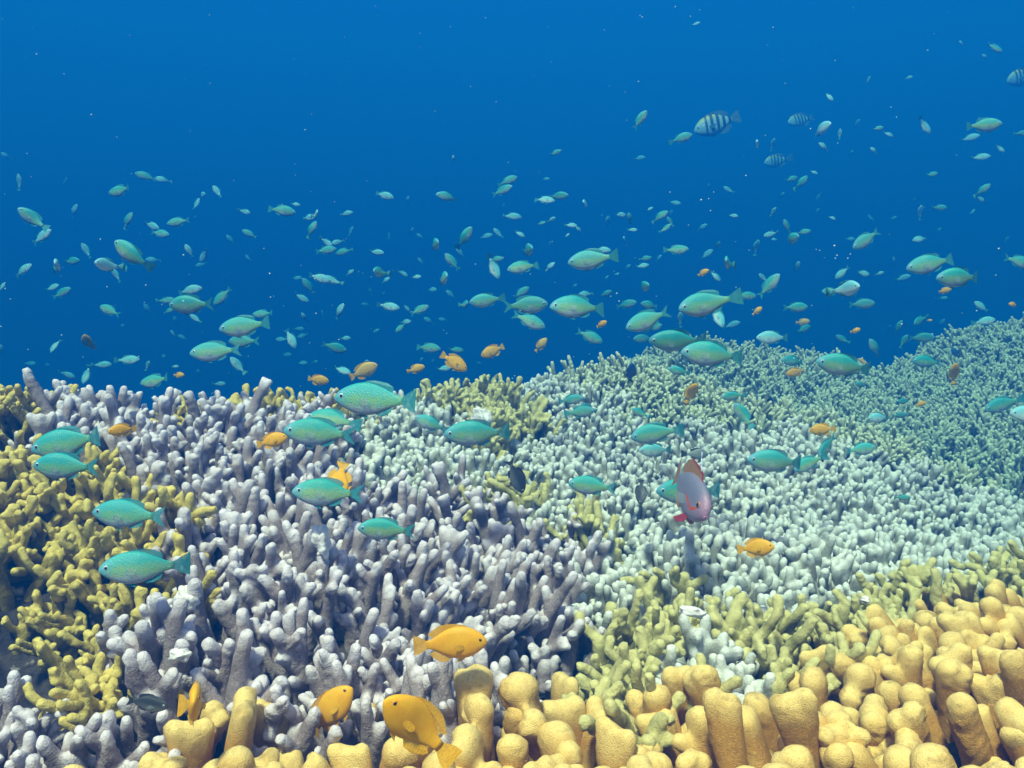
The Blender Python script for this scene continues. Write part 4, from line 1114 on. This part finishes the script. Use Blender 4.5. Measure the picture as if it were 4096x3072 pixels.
ANCHORS = [(f['px'], f['py'], "the " + f['label'].split(',')[0]) for f in fish if f['label'] and len(f['label'].split(',')[0].split()) <= 7]
SHORT = [  # short true names of things that stand out
 (718, 124, "largest barred fish"), (801, 120, "barred fish by the round hazy one"), (777, 161, "lowest barred fish"), (1015, 76, "barred fish at the right edge"),
 (131, 254, "large steeply climbing green fish"), (191, 305, "large green fish with a pale one on its back"), (245, 326, "upper green fish over the left ridge"), (216, 351, "lower green fish over the left ridge"),
 (89, 344, "lone nose-up orange fish"), (593, 260, "large mid-water green fish in the middle"), (579, 307, "big-eyed green fish in the middle"), (707, 303, "pale-bellied green fish above the back mound"),
 (648, 320, "down-left green fish with raised tail"), (454, 362, "diving orange fish"), (493, 351, "orange fish right of the diving one"), (541, 345, "small yellow nose-up fish"), (704, 273, "tiny mid-water orange fish"),
 (364, 371, "pale orange fish crossed by a blue one"), (931, 263, "upper twin green fish at the right"), (960, 278, "lower twin green fish at the right"), (866, 239, "dull teal fish at the right"),
 (769, 286, "cross-shaped turning green fish"), (487, 300, "green fish leading the middle cluster"), (945, 291, "tiny orange fish below the twins"), (856, 330, "tiny orange fish in the notch"),
 (845, 366, "big green fish over the notch"), (773, 337, "pale fish skimming the teal mound"), (983, 126, "yellow-green fish high at the right"), (713, 355, "wide-eyed green fish over the teal mound"),
 (240, 390, "antler-like yellow tuft"), (15, 375, "yellow tuft at the far left"), (150, 392, "lilac grey ridge coral"), (600, 362, "crest of the pale dome"), (960, 322, "crest of the dim green hill"), (523, 266, "raised-fin green fish"), (700, 335, "crest of the hazy teal mound"), (328, 381, "two-pronged yellow tuft"),
 (1013, 261, "green fish cut by the right edge"), (930, 415, "valley thicket"), (802, 366, "teal thicket left of the notch")]
DIRS = ["right of", "up and right of", "above", "up and left of", "left of", "down and left of", "below", "down and right of"]
used = set(f['label'] for f in fish if f['label'])


def facing(f):
    if f['yaw'] >= 55:
        return "head-on"
    a = f['ang'] % 360
    return ["facing right", "climbing right", "nose-up", "climbing left", "facing left", "diving left", "nose-down", "diving right"][int(((a + 22.5) % 360) // 45)]


def auto_label(f):
    size = "tiny" if f['L'] < 9 else "little" if f['L'] < 14 else "small" if f['L'] < 22 else "medium-sized"
    base = f"{size} {SORTS[f['sort']][1]} fish {facing(f)}"
    near = sorted(SHORT, key=lambda s: (s[0] - f['px']) ** 2 + (s[1] - f['py']) ** 2)
    for dist in ("", "far "):
        for s in near[:9]:
            dx, dy = f['px'] - s[0], s[1] - f['py']
            r_ = math.hypot(dx, dy)
            how = "right beside" if r_ < 16 else None
            rel = DIRS[int(((math.degrees(math.atan2(dy, dx)) + 22.5) % 360) // 45)]
            if not how:
                how = ("just " if r_ < 45 else "well " if r_ > 110 else "") + rel
            lab = f"{base}, {how} the {s[2]}"
            if lab not in used and len(lab.split()) <= 16:
                used.add(lab)
                return lab
    return None


n_small = 0
zmax = -9
for f in fish:
    nm, word, real, dmax, shift = SORTS[f['sort']]
    rd = reef_depth(f['px'], f['py'] + (.17 * f['L'])) if f['py'] > 290 else 9.0
    cy = max(math.cos(R(f['yaw'])), .34)
    d = real * FPX * cy / f['L'] * float(rng.uniform(.92, 1.08))
    d = min(d, dmax * float(rng.uniform(.8, 1.0)))
    if rd < 9:
        d = min(d, rd * .88)
    d = max(d, .45)
    if f['label'] in DEPTH:
        d = DEPTH[f['label']]
    yw = f['yaw'] if f['yaw'] else float(rng.normal(0, 9))
    M, ln = pose(f['px'], f['py'], d, f['L'] * (.75 if f['hl'] else 1), f['ang'] + float(rng.normal(0, 2)), yw, ROLL.get(f['label'], float(rng.normal(0, 7))))
    small = f['L'] < 20
    n_small += small
    j = rng.uniform(-.12, .12, 3)
    col = tuple(float(np.clip(s + (jj if s > .02 or f['sort'] in 'gp' else 0), 0, 1)) for s, jj in zip(shift, j)) + (1,)
    bend = int(rng.integers(3))
    o = spawn(nm, M, bool(small), bend, col)
    lab = f['label'] or auto_label(f)
    if lab is None:
        lab = "tiny fish lost among the school in open water"
        print("shared label", f)
    tag(o, lab, "fish", GROUPS[nm])
    zmax = max(zmax, M.translation.z)
print("fish", len(fish), "small", n_small, "zmax", zmax)

# ------------------------------------------------------------------ the purple fish with the red fins
BA = .25
px, py, d = 686, 490, .95
ln = 58 / FPX * d / .50
M, _ = pose(px, py, d, 60, -62, 72, 0, real=ln)
M = M @ Matrix.Rotation(R(-14), 4, 'X')
root = bpy.data.objects.new("purple_anthias", None); COL.objects.link(root); root.matrix_world = M
link("body", done("body", body_bm('anthias', BA, 28, 20), [m_purple]), root)
F = FINS['anthias']
link("tail_fin", done("tail_fin", fin_bm(F['tail_fin'], BA), [m_sunset_fin], False), root)
link("dorsal_fin", done("dorsal_fin", fin_bm(F['dorsal_fin'], BA), [m_sunset_fin], False), root)
link("dorsal_edge", done("dorsal_edge", fin_bm([(.24, .138), (.20, .203), (.10, .224), (0, .234), (-.10, .239), (-.10, .248), (0, .246), (.10, .238), (.205, .218), (.255, .145)], BA, .008), [m_red_fin], False), root)
link("anal_fin", done("anal_fin", fin_bm(F['anal_fin'], BA), [m_sunset_fin], False), root)
for side in (1, -1):
    link("pelvic_fin", done("pelvic_fin", fin_bm([(.26, -.135), (.24, -.185), (.16, -.225), (.06, -.225), (.12, -.18), (.17, -.14)], 0, .006, .03, .35, side), [m_red_fin], False), root)
    link("pectoral_fin", done("pectoral_fin", pect_bm('anthias', side), [m_clear_fin], False), root)
    e, p = eye_bms('anthias', side)
    eo = link("eye", done("eye", e, [m_orange_eye]), root)
    link("pupil", done("pupil", p, [m_pupil]), eo)
bm = bmesh.new()
pts = [Vector((.16, 0, .215)), Vector((.13, .0, .255)), Vector((.08, .0, .30)), Vector((.05, 0, .35)), Vector((.055, 0, .40)), Vector((.085, 0, .435))]
for k in range(len(pts) - 1):
    tube(bm, pts[k], .007 - k * .0009, pts[k + 1], .007 - (k + 1) * .0009, 7)
    ball(bm, pts[k + 1], .007 - (k + 1) * .0009, 1)
link("dorsal_streamer", done("dorsal_streamer", bm, [m_white_fil]), root)
bm = bmesh.new()
ball(bm, (.492, 0, -.030), .016, 2, (.8, 1.5, .42)); ball(bm, (.488, 0, -.044), .015, 2, (.8, 1.4, .42))
link("mouth", done("mouth", bm, [m_lip]), root)
tag(root, "purple fish with red fins, orange cheek stripe and white streamer facing the viewer", "fish")

# ------------------------------------------------------------------ drifting specks
bm = bmesh.new()
for k in range(240):
    p = at(rng.uniform(0, 1024), rng.uniform(5, 420) if k % 4 else rng.uniform(250, 400), rng.uniform(.5, 1.3))
    if p[2] > tops(p[0], p[1]) + .05:
        ball(bm, p, float(rng.uniform(.0002, .00065)), 1)
m_speck, _, b = new_mat("speck", .6, .2); b.inputs["Base Color"].default_value = (.5, .72, .82, 1)
tag(link("drifting_specks", done("drifting_specks", bm, [m_speck])), "fine pale specks drifting in the water", "specks", None, "stuff")

# ------------------------------------------------------------------ the water
m_water = bpy.data.materials.new("sea_water")
m_water.use_nodes = True
nt = m_water.node_tree; nt.nodes.clear()
out = nt.nodes.new("ShaderNodeOutputMaterial")
pv = nt.nodes.new("ShaderNodeVolumePrincipled")
pv.inputs["Color"].default_value = (.002, 0.0935, 0.3916, 1)
pv.inputs["Density"].default_value = .44
pv.inputs["Anisotropy"].default_value = 0.0
pv.inputs["Absorption Color"].default_value = (.0, 0.2390, 0.2544, 1)
nt.links.new(pv.outputs[0], out.inputs["Volume"])
bm = bmesh.new()
bmesh.ops.create_cube(bm, size=1.0)
me = bpy.data.meshes.new("haze"); bm.to_mesh(me); bm.free(); me.materials.append(m_water)
hz = link("haze", me)
zlo, zhi = float(GZ.min()) - 1.0, 1.15
hz.scale = (56, 56, zhi - zlo); hz.location = (0, 0, (zhi + zlo) / 2)
tag(hz, kind="stuff")
